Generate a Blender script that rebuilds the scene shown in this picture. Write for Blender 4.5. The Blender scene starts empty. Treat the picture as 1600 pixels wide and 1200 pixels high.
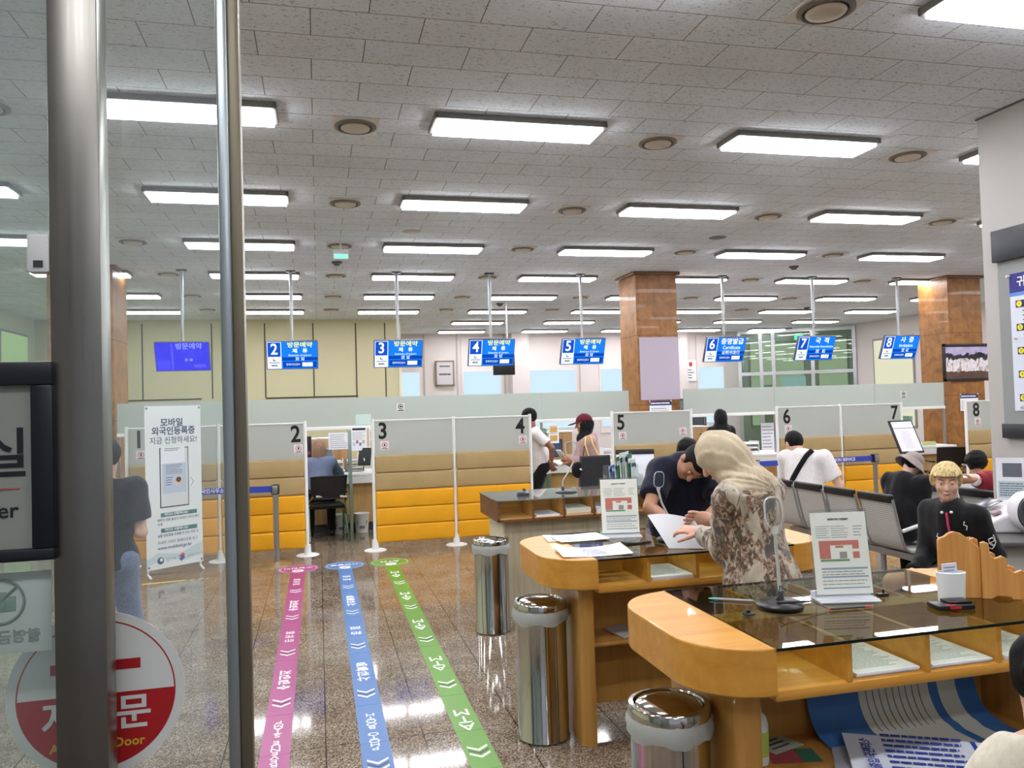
import bpy, bmesh, math, random
import numpy as np
from mathutils import Vector, Matrix
random.seed(7)
PI = math.pi
S = bpy.context.scene
COL = S.collection
CEIL = 3.807

# ------------------------------------------------------------------ helpers
def ordn(n):
    return ['first', 'second', 'third', 'fourth', 'fifth', 'sixth', 'seventh', 'eighth', 'ninth', 'tenth', 'eleventh', 'twelfth'][n]

class MB:
    """collects shapes, then links them as one mesh object"""
    def __init__(s):
        s.v, s.f, s.sm, s.mi = [], [], [], []
        s.m = 0
    def add(s, vs, fs, smooth=False):
        b = len(s.v)
        s.v += [tuple(v) for v in vs]
        for f in fs:
            s.f.append(tuple(b + i for i in f)); s.sm.append(smooth); s.mi.append(s.m)
        return s
    def bm(s, bm, smooth=False):
        bm.verts.ensure_lookup_table(); bm.verts.index_update()
        s.add([v.co[:] for v in bm.verts], [[v.index for v in f.verts] for f in bm.faces], smooth)
        bm.free(); return s
    def box(s, x0, x1, y0, y1, z0, z1, bev=0, seg=2, M=None):
        if x1 < x0: x0, x1 = x1, x0
        if y1 < y0: y0, y1 = y1, y0
        if z1 < z0: z0, z1 = z1, z0
        bm = bmesh.new()
        bmesh.ops.create_cube(bm, size=1)
        for v in bm.verts:
            v.co = ((x0 + x1) / 2 + v.co.x * (x1 - x0), (y0 + y1) / 2 + v.co.y * (y1 - y0), (z0 + z1) / 2 + v.co.z * (z1 - z0))
        if bev:
            bmesh.ops.bevel(bm, geom=list(bm.edges), offset=min(bev, .49 * min(x1 - x0, y1 - y0, z1 - z0)), segments=seg, affect='EDGES', profile=.5)
        if M is not None: bmesh.ops.transform(bm, matrix=M, verts=bm.verts)
        return s.bm(bm, bool(bev))
    def cyl(s, p0, p1, r0, r1=None, n=16, caps=True):
        return s.tube([p0, p1], [r0, r0 if r1 is None else r1], n, caps)
    def tube(s, pts, r, n=8, caps=True, flat=1.0):
        pts = [Vector(p) for p in pts]
        rs = r if isinstance(r, (list, tuple)) else [r] * len(pts)
        t0 = (pts[1] - pts[0]).normalized()
        a = t0.orthogonal().normalized()
        vs, fs = [], []
        for i, p in enumerate(pts):
            t = (pts[min(i + 1, len(pts) - 1)] - pts[max(i - 1, 0)]).normalized()
            a = (a - t * a.dot(t)).normalized()
            b = t.cross(a)
            for k in range(n):
                q = 2 * PI * k / n
                vs.append(p + (a * math.cos(q) + b * math.sin(q) * flat) * rs[i])
        for i in range(len(pts) - 1):
            for k in range(n):
                k2 = (k + 1) % n
                fs.append((i * n + k, i * n + k2, (i + 1) * n + k2, (i + 1) * n + k))
        s.add(vs, fs, True)
        if caps:
            m = len(pts) - 1
            s.add(vs[:n], [tuple(reversed(range(n)))]); s.add(vs[m * n:], [tuple(range(n))])
        return s
    def lathe(s, prof, c=(0, 0, 0), n=32, smooth=True):
        vs, fs = [], []
        for r, z in prof:
            for k in range(n):
                q = 2 * PI * k / n
                vs.append((c[0] + r * math.cos(q), c[1] + r * math.sin(q), c[2] + z))
        for i in range(len(prof) - 1):
            for k in range(n):
                k2 = (k + 1) % n
                fs.append((i * n + k, i * n + k2, (i + 1) * n + k2, (i + 1) * n + k))
        s.add(vs, fs, smooth)
        return s
    def prism(s, poly, z0, z1, M=None, bev=0, smooth=False):
        bm = bmesh.new()
        vs = [bm.verts.new((p[0], p[1], z0)) for p in poly]
        f = bm.faces.new(vs)
        r = bmesh.ops.extrude_face_region(bm, geom=[f])
        bmesh.ops.translate(bm, vec=(0, 0, z1 - z0), verts=[g for g in r['geom'] if isinstance(g, bmesh.types.BMVert)])
        bmesh.ops.recalc_face_normals(bm, faces=bm.faces)
        if bev:
            es = [e for e in bm.edges if abs(e.verts[0].co.z - e.verts[1].co.z) < 1e-6]
            bmesh.ops.bevel(bm, geom=es, offset=bev, segments=2, affect='EDGES', profile=.5)
        if M is not None: bmesh.ops.transform(bm, matrix=M, verts=bm.verts)
        return s.bm(bm, smooth)
    def ball(s, c, r, n=16, M=None):
        if not isinstance(r, (tuple, list)): r = (r, r, r)
        bm = bmesh.new()
        bmesh.ops.create_uvsphere(bm, u_segments=n, v_segments=max(6, n // 2), radius=1)
        for v in bm.verts: v.co = Vector((v.co.x * r[0], v.co.y * r[1], v.co.z * r[2]))
        if M is not None: bmesh.ops.transform(bm, matrix=M, verts=bm.verts)
        bmesh.ops.translate(bm, vec=c, verts=bm.verts)
        return s.bm(bm, True)
    def quad(s, a, b, c, d):
        return s.add([a, b, c, d], [(0, 1, 2, 3)])
    def xf(s, M, start=0):
        for i in range(start, len(s.v)): s.v[i] = tuple(M @ Vector(s.v[i]))
        return s
    def build(s, name, mat, parent=None, loc=(0, 0, 0), rot=(0, 0, 0), label=None):
        me = bpy.data.meshes.new(name)
        me.from_pydata(s.v, [], s.f)
        me.polygons.foreach_set('use_smooth', s.sm)
        for m in (mat if isinstance(mat, (list, tuple)) else [mat]): me.materials.append(m)
        me.polygons.foreach_set('material_index', s.mi)
        if any(s.sm):
            me.update()
            bm = bmesh.new(); bm.from_mesh(me)
            for e in bm.edges:
                if len(e.link_faces) == 2 and e.calc_face_angle(0) > .7: e.smooth = False
            bm.to_mesh(me); bm.free()
        me.update()
        o = bpy.data.objects.new(name, me); COL.objects.link(o)
        o.location = loc; o.rotation_euler = rot
        if parent is not None: o.parent = parent
        if label: o['label'] = label
        return o

def tag(o, label=None, cat=None, group=None, kind=None):
    if label: o['label'] = label
    if cat: o['category'] = cat
    if group: o['group'] = group
    if kind: o['kind'] = kind
    return o

def thing(name, label, cat, loc=(0, 0, 0), rz=0, group=None, rot=None):
    o = bpy.data.objects.new(name, None); COL.objects.link(o)
    o.empty_display_size = .1
    o.location = loc; o.rotation_euler = rot if rot else (0, 0, rz)
    return tag(o, label, cat, group)

def children(o): return [c for c in bpy.data.objects if c.parent == o]
def dup(root, loc=None, rz=None, label=None, kids=None):
    """a copy of a thing with copies of its parts and their sub-parts"""
    def cp(o, par):
        c = o.copy(); COL.objects.link(c); c.parent = par
        for ch in kids_of.get(o.name, []): cp(ch, c)
        return c
    kids_of = {}
    for ob in bpy.data.objects:
        if ob.parent: kids_of.setdefault(ob.parent.name, []).append(ob)
    r = cp(root, None)
    if loc is not None: r.location = loc
    if rz is not None: r.rotation_euler[2] = rz
    if label: r['label'] = label
    return r

# --- lettering: curves are made now, turned into meshes in one go at the end
TEXTS = []
def text(body, size, mat, parent, loc, rot=(PI / 2, 0, 0), align='CENTER', bold=0, sx=1, sy=1, ext=.0004, mirror=False, name='lettering', space=1.0, line=1.0):
    cu = bpy.data.curves.new('lettering', 'FONT')
    cu.body = body; cu.size = size; cu.offset = bold * size; cu.extrude = ext
    cu.resolution_u = 5 if size > .12 else 3 if size > .05 else 2; cu.align_x = align; cu.align_y = 'CENTER'; cu.space_character = space; cu.space_line = line
    cu.materials.append(mat)
    o = bpy.data.objects.new(name, cu); COL.objects.link(o)
    o.parent = parent; o.location = loc; o.rotation_euler = rot
    o.scale = (-sx if mirror else sx, sy, 1)
    TEXTS.append(o)
    return o
def finish_texts():
    dg = bpy.context.evaluated_depsgraph_get()
    dg.update()
    for o in TEXTS:
        me = bpy.data.meshes.new_from_object(o.evaluated_get(dg))
        n = bpy.data.objects.new(o.name + '_m', me)
        COL.objects.link(n)
        n.parent = o.parent; n.location = o.location; n.rotation_euler = o.rotation_euler; n.scale = o.scale
        nm = o.name.split('.')[0]
        cu = o.data
        bpy.data.objects.remove(o); bpy.data.curves.remove(cu)
        n.name = nm

def fine_print(mb, x0, x1, z0, z1, n, y, rnd, t=.45, ragged=.3, depth=.0006):
    """n rows of tiny printed lines on a plane facing -Y"""
    for i in range(n):
        zc = z1 - (i + .5) * (z1 - z0) / n
        hh = (z1 - z0) / n * t / 2
        x = x0
        xe = x1 - rnd.random() * ragged * (x1 - x0)
        while x < xe:
            w = (x1 - x0) * rnd.uniform(.05, .16)
            mb.box(x, min(x + w, xe), y - depth, y, zc - hh, zc + hh)
            x += w + (x1 - x0) * .015

# ------------------------------------------------------------------ materials
MATS = {}
def srgb(c):
    return tuple(((v / 255) / 12.92 if v / 255 <= .04045 else ((v / 255 + .055) / 1.055) ** 2.4) for v in c)
def mat(name, rgb, rough=.5, metal=0, spec=.5, emit=0, trans=0, alpha=1, ior=1.45, coat=0, sheen=0):
    if name in MATS: return MATS[name]
    m = bpy.data.materials.new(name); m.use_nodes = True
    b = m.node_tree.nodes['Principled BSDF']
    c = (*srgb(rgb), 1)
    b.inputs['Base Color'].default_value = c
    b.inputs['Roughness'].default_value = rough
    b.inputs['Metallic'].default_value = metal
    b.inputs['Specular IOR Level'].default_value = spec
    b.inputs['IOR'].default_value = ior
    b.inputs['Transmission Weight'].default_value = trans
    b.inputs['Alpha'].default_value = alpha
    b.inputs['Coat Weight'].default_value = coat
    b.inputs['Sheen Weight'].default_value = sheen
    if emit:
        b.inputs['Emission Color'].default_value = c
        b.inputs['Emission Strength'].default_value = emit
    MATS[name] = m
    return m
class NT:
    def __init__(s, m): s.t = m.node_tree; s.b = s.t.nodes['Principled BSDF']
    def n(s, typ, **kw):
        x = s.t.nodes.new(typ)
        for k, v in kw.items():
            if k.startswith('i_'): x.inputs[k[2:].replace('_', ' ')].default_value = v
            else: setattr(x, k, v)
        return x
    def l(s, a, b): s.t.links.new(a, b)
    def coord(s, kind='Object', scale=(1, 1, 1), loc=(0, 0, 0), rot=(0, 0, 0)):
        tc = s.n('ShaderNodeTexCoord'); mp = s.n('ShaderNodeMapping')
        mp.inputs['Scale'].default_value = scale; mp.inputs['Location'].default_value = loc; mp.inputs['Rotation'].default_value = rot
        s.l(tc.outputs[kind], mp.inputs['Vector']); return mp.outputs['Vector']
    def ramp(s, fac, stops):
        r = s.n('ShaderNodeValToRGB'); e = r.color_ramp.elements
        e[0].position, e[0].color = stops[0][0], (*srgb(stops[0][1]), 1)
        e[1].position, e[1].color = stops[1][0], (*srgb(stops[1][1]), 1)
        for p, c in stops[2:]:
            q = e.new(p); q.color = (*srgb(c), 1)
        s.l(fac, r.inputs['Fac']); return r.outputs['Color']
    def mix(s, fac, a, b, mode='MIX'):
        m = s.n('ShaderNodeMix', data_type='RGBA', blend_type=mode)
        for v, i in ((fac, 0), (a, 6), (b, 7)):
            if hasattr(v, 'is_linked'): s.l(v, m.inputs[i])
            elif i == 0: m.inputs[0].default_value = v
            else: m.inputs[i].default_value = (*srgb(v), 1)
        return m.outputs[2]
    def noise(s, vec, scale, detail=3, rough=.5, dist=0):
        x = s.n('ShaderNodeTexNoise'); x.inputs['Scale'].default_value = scale; x.inputs['Detail'].default_value = detail
        x.inputs['Roughness'].default_value = rough; x.inputs['Distortion'].default_value = dist
        s.l(vec, x.inputs['Vector']); return x.outputs['Fac']
    def base(s, c): s.l(c, s.b.inputs['Base Color'])
    def bump(s, h, strength=.2, dist=.01):
        x = s.n('ShaderNodeBump'); x.inputs['Strength'].default_value = strength; x.inputs['Distance'].default_value = dist
        s.l(h, x.inputs['Height']); s.l(x.outputs['Normal'], s.b.inputs['Normal'])
def wood(name, light, dark, rough=.3, scale=(1, 1, 1), grain=40, axis='Z', coat=.2, blotch=0):
    if name in MATS: return MATS[name]
    m = mat(name, light, rough, coat=coat); t = NT(m)
    v = t.coord('Object', scale)
    sc = {'X': (.06, 1, 1), 'Y': (1, .06, 1), 'Z': (1, 1, .06)}[axis]
    mp = t.n('ShaderNodeMapping'); mp.inputs['Scale'].default_value = sc; t.l(v, mp.inputs['Vector'])
    n1 = t.noise(mp.outputs['Vector'], grain, 5, .6, .4)
    c = t.ramp(n1, [(.3, dark), (.7, light)])
    if blotch:
        n2 = t.noise(v, 6, 4, .6, .6)
        c2 = t.ramp(n2, [(.35, tuple(int(x * (1 - blotch)) for x in dark)), (.62, light)])
        c = t.mix(.55, c, c2)
    t.base(c); return m
def fabric(name, rgb, var=.12, rough=.9, scale=60):
    if name in MATS: return MATS[name]
    m = mat(name, rgb, rough, spec=.2, sheen=.15); t = NT(m)
    n = t.noise(t.coord('Object'), scale, 4, .6)
    lo = tuple(max(0, int(c * (1 - var))) for c in rgb); hi = tuple(min(255, int(c * (1 + var * .6))) for c in rgb)
    t.base(t.ramp(n, [(.3, lo), (.7, hi)])); t.bump(n, .15, .004); return m
def pane(name, tint, clear, haze=0, haze_rgb=(200, 205, 200), gloss_rough=.02, fmul=1.0):
    """a sheet of glass: tinted see-through + mirror reflection + a share of frosting or painted haze"""
    if name in MATS: return MATS[name]
    m = bpy.data.materials.new(name); m.use_nodes = True
    nt = m.node_tree; nt.nodes.clear()
    out = nt.nodes.new('ShaderNodeOutputMaterial')
    tr = nt.nodes.new('ShaderNodeBsdfTransparent'); tr.inputs[0].default_value = (*srgb(tint), 1)
    gl = nt.nodes.new('ShaderNodeBsdfGlossy'); gl.inputs['Roughness'].default_value = gloss_rough
    df = nt.nodes.new('ShaderNodeBsdfDiffuse'); df.inputs[0].default_value = (*srgb(haze_rgb), 1)
    tl = nt.nodes.new('ShaderNodeBsdfTranslucent'); tl.inputs[0].default_value = (*srgb(haze_rgb), 1)
    a = nt.nodes.new('ShaderNodeMixShader'); a.inputs[0].default_value = .5
    nt.links.new(df.outputs[0], a.inputs[1]); nt.links.new(tl.outputs[0], a.inputs[2])
    b = nt.nodes.new('ShaderNodeMixShader'); b.inputs[0].default_value = haze
    nt.links.new(tr.outputs[0], b.inputs[1]); nt.links.new(a.outputs[0], b.inputs[2])
    fr = nt.nodes.new('ShaderNodeFresnel'); fr.inputs['IOR'].default_value = 1.5
    ge = nt.nodes.new('ShaderNodeNewGeometry')
    bk = nt.nodes.new('ShaderNodeMath'); bk.operation = 'MULTIPLY_ADD'; bk.inputs[1].default_value = -fmul; bk.inputs[2].default_value = fmul
    nt.links.new(ge.outputs['Backfacing'], bk.inputs[0])
    mu = nt.nodes.new('ShaderNodeMath'); mu.operation = 'MULTIPLY'
    nt.links.new(fr.outputs[0], mu.inputs[0]); nt.links.new(bk.outputs[0], mu.inputs[1])
    c = nt.nodes.new('ShaderNodeMixShader')
    nt.links.new(mu.outputs[0], c.inputs[0]); nt.links.new(b.outputs[0], c.inputs[1]); nt.links.new(gl.outputs[0], c.inputs[2])
    nt.links.new(c.outputs[0], out.inputs[0])
    MATS[name] = m; return m
def light_mat(name, rgb, strength):
    if name in MATS: return MATS[name]
    m = bpy.data.materials.new(name); m.use_nodes = True
    nt = m.node_tree; nt.nodes.clear()
    out = nt.nodes.new('ShaderNodeOutputMaterial'); e = nt.nodes.new('ShaderNodeEmission')
    e.inputs[0].default_value = (*srgb(rgb), 1); e.inputs[1].default_value = strength
    nt.links.new(e.outputs[0], out.inputs[0]); MATS[name] = m; return m

M_white = mat('white_paint', (178, 174, 170), .6)
M_wall = mat('wall_paint', (210, 201, 198), .75)
M_cream = mat('cream_panel', (196, 189, 154), .6)
M_black = mat('black_plastic', (22, 22, 24), .35)
M_ink = mat('black_ink', (12, 12, 14), .6)
M_grey = mat('grey_plastic', (120, 122, 124), .5)
M_dgrey = mat('dark_grey_plastic', (60, 62, 66), .45)
M_alu = mat('brushed_aluminium', (176, 178, 180), .32, 1)
M_chrome = mat('polished_steel', (200, 198, 194), .09, 1)
M_post = mat('white_post', (232, 232, 230), .35)
M_paper = mat('white_paper', (232, 233, 238), .8)
M_creampaper = mat('cream_paper', (226, 222, 202), .8)
M_plasticwhite = mat('white_plastic', (226, 226, 224), .4)
M_red = mat('red_ink', (190, 30, 36), .6)
M_blueink = mat('blue_ink', (40, 62, 150), .6)
M_yellowink = mat('yellow_ink', (240, 226, 60), .6)
M_whiteink = mat('white_ink', (242, 242, 242), .6)
M_greyink = mat('grey_ink', (110, 112, 118), .7)
M_glassclear = pane('clear_glass', (232, 240, 236), 1)
M_acrylic = pane('clear_acrylic', (240, 243, 242), 1, .04, (235, 240, 240), .05)
# ------------------------------------------------------------------ the setting
# ceiling: staggered 600 x 305 mineral tiles with fissures
def ceiling_mat():
    m = mat('ceiling_tile', (214, 208, 200), .9, spec=.15); t = NT(m)
    v = t.coord('Object', loc=(-.005, -.213, 0))
    br = t.n('ShaderNodeTexBrick', offset=.5, squash=1)
    br.inputs['Scale'].default_value = 1; br.inputs['Mortar Size'].default_value = .0032; br.inputs['Mortar Smooth'].default_value = .2
    br.inputs['Brick Width'].default_value = .6; br.inputs['Row Height'].default_value = .305; br.inputs['Bias'].default_value = -.3
    br.inputs['Color1'].default_value = (*srgb((234, 243, 252)), 1); br.inputs['Color2'].default_value = (*srgb((228, 237, 246)), 1)
    br.inputs['Mortar'].default_value = (*srgb((130, 124, 118)), 1)
    t.l(v, br.inputs['Vector'])
    v2 = t.coord('Object', (34, 110, 1))
    n = t.noise(v2, 1, 2, .5, 1.2)
    f = t.ramp(n, [(.60, (255, 255, 255)), (.67, (172, 166, 160))])
    n2 = t.noise(t.coord('Object'), .8, 3)
    f2 = t.ramp(n2, [(.3, (236, 232, 230)), (.7, (255, 255, 255))])
    t.base(t.mix(1, t.mix(1, br.outputs['Color'], f, 'MULTIPLY'), f2, 'MULTIPLY')); return m
def floor_mat():
    m = mat('granite_floor', (150, 135, 118), .13, spec=.32); t = NT(m)
    v = t.coord('Object')
    br = t.n('ShaderNodeTexBrick', offset=0, squash=1)
    br.inputs['Scale'].default_value = 1; br.inputs['Mortar Size'].default_value = .0035; br.inputs['Mortar Smooth'].default_value = .1
    br.inputs['Brick Width'].default_value = .5; br.inputs['Row Height'].default_value = 1.075; br.inputs['Bias'].default_value = 0
    br.inputs['Color1'].default_value = (1, 1, 1, 1); br.inputs['Color2'].default_value = (.91, .90, .89, 1); br.inputs['Mortar'].default_value = (.2, .18, .16, 1)
    t.l(t.coord('Object', loc=(0, .07, 0)), br.inputs['Vector'])
    vo = t.n('ShaderNodeTexVoronoi'); vo.inputs['Scale'].default_value = 170; t.l(v, vo.inputs['Vector'])
    sp = t.ramp(vo.outputs['Color'], [(.15, (62, 55, 48)), (.85, (176, 164, 150)), (.5, (126, 113, 99))])
    n = t.noise(v, 3.5, 3)
    sp = t.mix(1, sp, t.ramp(n, [(.35, (222, 212, 200)), (.65, (255, 252, 248))]), 'MULTIPLY')
    t.base(t.mix(1, sp, br.outputs['Color'], 'MULTIPLY'))
    r = t.n('ShaderNodeMapRange'); r.inputs['To Min'].default_value = .035; r.inputs['To Max'].default_value = .10
    t.l(vo.outputs['Distance'], r.inputs['Value']); t.l(r.outputs[0], t.b.inputs['Roughness'])
    return m
M_ceil = ceiling_mat(); M_floor = floor_mat()
def struct(name, mb, m, label=None):
    o = mb.build(name, m); o['kind'] = 'structure'
    if label: o['label'] = label
    return o
XL, XR, YF, YB = -5.8, 15.5, 1.0, 22.5
struct('floor', MB().box(XL - .2, XR + .2, -4.5, YB + .2, -.12, 0), M_floor)
struct('ceiling', MB().box(XL - .2, XR + .2, -4.5, YB + .2, CEIL, CEIL + .12), M_ceil)
# left wall with green-lit roller blinds
M_blindgreen = light_mat('blind_with_trees_behind', (176, 205, 138), .55)
M_blindpale = light_mat('pale_blind_daylight', (196, 214, 222), .62)
M_blindblue = light_mat('frosted_window_daylight', (188, 212, 226), .82)
M_blindwarm = light_mat('cream_blind_daylight', (216, 214, 186), .7)
M_blind = mat('roller_blind', (218, 208, 204), .8)
M_frame = mat('window_frame', (150, 150, 148), .4, .6)
struct('wall_left', MB().box(XL - .2, XL, -.6, 18.7, 0, CEIL), mat('wall_olive', (196, 200, 168), .7))
for i, (y0, y1) in enumerate(((9.6, 11.6), (12.2, 14.2), (14.9, 16.4), (16.75, 18.2))):
    w = struct('window_%d' % (i + 1), MB().box(XL, XL + .02, y0, y1, .9, 3.45), M_frame)
    MB().box(XL + .02, XL + .035, y0 + .05, y1 - .05, .95, 3.4).build('roller_blind', M_blindgreen, w)
# the cream panelled wall behind the left counters
wc = struct('wall_cream', MB().box(XL - .2, 1.9, 18.7, 22.6, 0, CEIL), M_cream)
gm = MB()
for x in (-4.86, -3.7, -2.27, -1.14, -.08, .88, 1.55):
    gm.box(x - .012, x + .012, 18.685, 18.7, 2.05 if x < .5 else 1.4, CEIL - .08)
gm.box(-4.86, -2.5, 18.685, 18.7, 2.04, 2.07); gm.box(-1.14, .9, 18.685, 18.7, 2.02, 2.05)
gm.build('panel_joint', mat('dark_joint', (58, 56, 46), .8), wc)
MB().box(1.86, 1.92, 18.66, 18.7, 0, CEIL).build('corner_bead', mat('pale_cream', (222, 216, 186), .6), wc)
# far wall with blinds and frosted windows
struct('wall_back', MB().box(1.8, XR + .2, YB, YB + .2, 0, CEIL), M_wall)
k = 5
for x0, x1 in ((1.98, 2.86), (4.02, 5.22), (6.0, 7.5), (8.2, 9.3), (11.4, 12.35)):
    w = struct('window_%d' % k, MB().box(x0, x1, YB - .03, YB, .8, 3.7), M_blind)
    MB().box(x0 + .06, x1 - .06, YB - .045, YB - .03, 1.0, 2.72).build('frosted_pane', M_blindblue, w); k += 1
tb = MB()
for x0, x1 in ((5.45, 5.95), (10.55, 10.95)):
    tb.box(x0, x1, YB - .35, YB, 0, CEIL)
struct('trim_1', tb, M_wall)
tb = MB()
for x in (2.95, 3.9, 5.3, 7.6, 9.4): tb.box(x - .02, x + .02, YB - .02, YB, 0, CEIL - .02)
struct('trim_2', tb, mat('trim_grey', (176, 168, 164), .7))  # narrow grey upright strips on the far wall
# right wall
struct('wall_right', MB().box(XR, XR + .2, -.6, YB, 0, CEIL), M_wall)
for y0, y1 in ((14.2, 15.4), (16.0, 17.3), (18.0, 19.6)):
    w = struct('window_%d' % k, MB().box(XR - .03, XR, y0, y1, .8, 3.3), M_frame)
    MB().box(XR - .045, XR - .03, y0 + .06, y1 - .06, .85, 3.24).build('roller_blind', M_blindwarm, w); k += 1
for o_ in (('window_%d' % k, (13.2, 15.2, YB - .03, YB, .8, 3.5)), ('window_%d' % (k + 1), (XR - .03, XR, 20.7, 22.2, .8, 3.5))):
    a_ = o_[1]; w = struct(o_[0], MB().box(*a_), M_frame)
    MB().box(a_[0] - (.01 if a_[1] - a_[0] < .1 else -.06), a_[1] - (.03 if a_[1] - a_[0] < .1 else .06), a_[2] - (.01 if a_[3] - a_[2] < .1 else -.06), a_[3] - (.03 if a_[3] - a_[2] < .1 else .06), .86, 3.44).build('roller_blind', M_blindwarm, w)
# glazed vestibule in the far right corner
M_vglass = pane('vestibule_glass', (196, 214, 204), 1, .12, (205, 214, 200))
vest = thing('glazed_vestibule', 'steel framed glass vestibule in the far right corner beyond counter seven', 'vestibule', (0, 0, 0))
a, b, c = Vector((12.55, 21.9, 0)), Vector((15.45, 20.4, 0)), Vector((12.2, 22.45, 0))
d = (b - a).normalized(); up = Vector((0, 0, 1)); nrm = Vector((d.y, -d.x, 0))
fr = MB(); L = (b - a).length
R = Matrix((( d.x, -nrm.x, 0, a.x), (d.y, -nrm.y, 0, a.y), (0, 0, 1, 0), (0, 0, 0, 1)))
for s in (0, .62, .98, 2.1, L): fr.box(s - .05, s + .05, -.06, .06, 0, CEIL, M=R)
for z in (2.45, 3.72): fr.box(0, L, -.05, .05, z - .05, z + .05, M=R)
fr.build('frame', M_alu, vest)
MB().box(0, L, -.008, .008, 0, CEIL - .06, M=R).build('glass_pane', M_vglass, vest)
MB().box(.68, .92, .03, .06, .02, 2.1, M=R).build('door_leaf', mat('door_cream', (206, 202, 178), .6), vest)
MB().box(1.25, 1.95, .5, .55, .9, 2.35, M=R).build('frosted_window', M_blindblue, vest)
for s in (.02, 1.72):
    MB().box(s - .12, s + .12, -.12, -.08, 3.42, 3.58, M=R).build('exit_light', light_mat('exit_green_far', (90, 214, 160), 1.0), vest)
# ------------------------------------------------ wood clad columns
M_colwood = wood('column_veneer', (166, 114, 58), (134, 86, 40), .42, grain=14, axis='Z', coat=.1, blotch=.25)
M_colwood2 = wood('column_crown_wood', (126, 84, 50), (92, 58, 34), .4, grain=20, axis='X')
def column(x0, label, y0=11.86, w=.71):
    t = thing('wood_clad_column', label, 'column', (x0 + w / 2, y0 + w / 2, 0)); t['kind'] = 'structure'
    h = w / 2
    MB().box(-h, h, -h, h, 0, CEIL - .0).build('veneer', M_colwood, t)
    MB().box(-h - .05, h + .05, -h - .05, h + .05, CEIL - .05, CEIL - .002, .006).build('crown', M_colwood2, t)
    j = MB()
    for z in (2.78, 1.66): j.box(-h - .002, h + .002, -h - .002, h + .002, z - .004, z + .004)
    j.build('veneer_joint', mat('veneer_joint_dark', (88, 54, 26), .7), t)
    return t
column(4.99, 'square wood veneered column carrying a blank lilac poster beside counter five')
c2 = column(10.95, 'square wood veneered column carrying the framed waterfall picture')
column(-3.53, 'square wood veneered column seen through the door glass beside counter one', w=.82)
o = MB().box(5.02, 5.70, 11.845, 11.858, 1.735, 2.745).build('poster', mat('lilac_poster', (180, 168, 182), .6))
tag(o, 'large blank pale lilac poster on the wood column between counters five and six', 'poster')
# framed waterfall photograph
pf = thing('framed_picture', 'black framed photograph of waterfalls hung on the right wood column', 'picture', (11.3, 11.855, 2.245))
fm = MB()
for x0, x1, z0, z1 in ((-.53, .53, .28, .335), (-.53, .53, -.335, -.28), (-.53, -.475, -.335, .335), (.475, .53, -.335, .335)):
    fm.box(x0, x1, -.035, 0, z0, z1, .006)
fm.build('frame', mat('picture_frame_black', (40, 34, 32), .35), pf)
def falls():
    m = mat('waterfall_photo', (150, 140, 150), .35); t = NT(m)
    v = t.coord('Object'); sp = t.n('ShaderNodeSeparateXYZ'); t.l(v, sp.inputs[0])
    z = sp.outputs['Z']
    n = t.noise(v, 9, 4, .7, .5); ns = t.noise(t.coord('Object', (10, 1, 5)), 1, 4, .7)
    sky = t.mix(t.noise(v, 5, 3), (126, 116, 176), (214, 206, 226))
    trees = t.ramp(n, [(.4, (20, 20, 26)), (.65, (58, 56, 62))])
    fall = t.ramp(ns, [(.38, (120, 92, 70)), (.52, (236, 230, 236)), (.7, (176, 150, 140))])
    pool = t.mix(n, (52, 36, 32), (116, 88, 72))
    def step(edge, amp):
        q = t.n('ShaderNodeMath', operation='MULTIPLY_ADD'); t.l(n, q.inputs[0]); q.inputs[1].default_value = amp; t.l(z, q.inputs[2])
        g = t.n('ShaderNodeMath', operation='GREATER_THAN'); t.l(q.outputs[0], g.inputs[0]); g.inputs[1].default_value = edge; return g.outputs[0]
    c = t.mix(step(-.12, .08), pool, fall)
    c = t.mix(step(.17, .22), c, trees); c = t.mix(step(.31, .32), c, sky)
    t.base(c); return m
MB().box(-.476, .476, -.02, -.004, -.281, .281).build('print', falls(), pf)
# blue headed notices clipped to the columns
def notice(x, z0, label):
    n = thing('notice_sheet', label, 'notice', (x, 11.852, z0))
    MB().box(-.19, .19, -.008, 0, -.22, .075).build('sheet', M_paper, n)
    MB().box(-.19, .19, -.010, -.008, .005, .075).build('header_band', mat('navy_band', (52, 46, 110), .6), n)
    mb = MB(); fine_print(mb, -.17, .17, .02, .06, 1, -.010, random, .5, .1); mb.build('header_line', M_whiteink, n)
    mb = MB(); fine_print(mb, -.16, .14, -.2, -.03, 5, -.008, random, .3); mb.build('printed_lines', M_greyink, n)
    mb = MB()
    for sx in (-.185, .185): mb.ball((sx, -.012, .075), .012, 8)
    mb.build('corner_pin', M_plasticwhite, n)
notice(5.35, 1.64, 'navy headed white notice pinned on the column below the lilac poster')
notice(11.3, 1.60, 'navy headed white notice pinned on the column below the waterfall picture')
# white pillar on the right and its notice board
px = 4.96
struct('wall_pillar', MB().box(px, px + .75, 4.1, 5.005, 0, CEIL), M_white)
struct('trim_3', MB().box(px - .012, px + .01, 4.1, 5.012, CEIL - .012, CEIL - .001), mat('ceiling_edge_dark', (92, 88, 84), .7))
bd = thing('notice_board', 'grey notice board with black top and bottom rails on the white pillar', 'notice board', (px, 4.5, 0))
MB().box(-.012, 0, -.37, .366, 1.44, 2.70).build('backing', mat('board_grey', (140, 142, 142), .6), bd)
MB().box(-.045, 0, -.39, .385, 2.675, 2.91, .004).build('top_rail', mat('board_rail', (40, 42, 48), .4), bd)
MB().box(-.04, 0, -.37, .366, 1.37, 1.475, .004).build('bottom_rail', mat('board_rail', (40, 42, 48), .4), bd)
ps = thing('pinned_poster', 'pinned white poster with navy title and yellow numbered rows on the grey board', 'poster', (px - .014, 4.5, 2.1))
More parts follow.
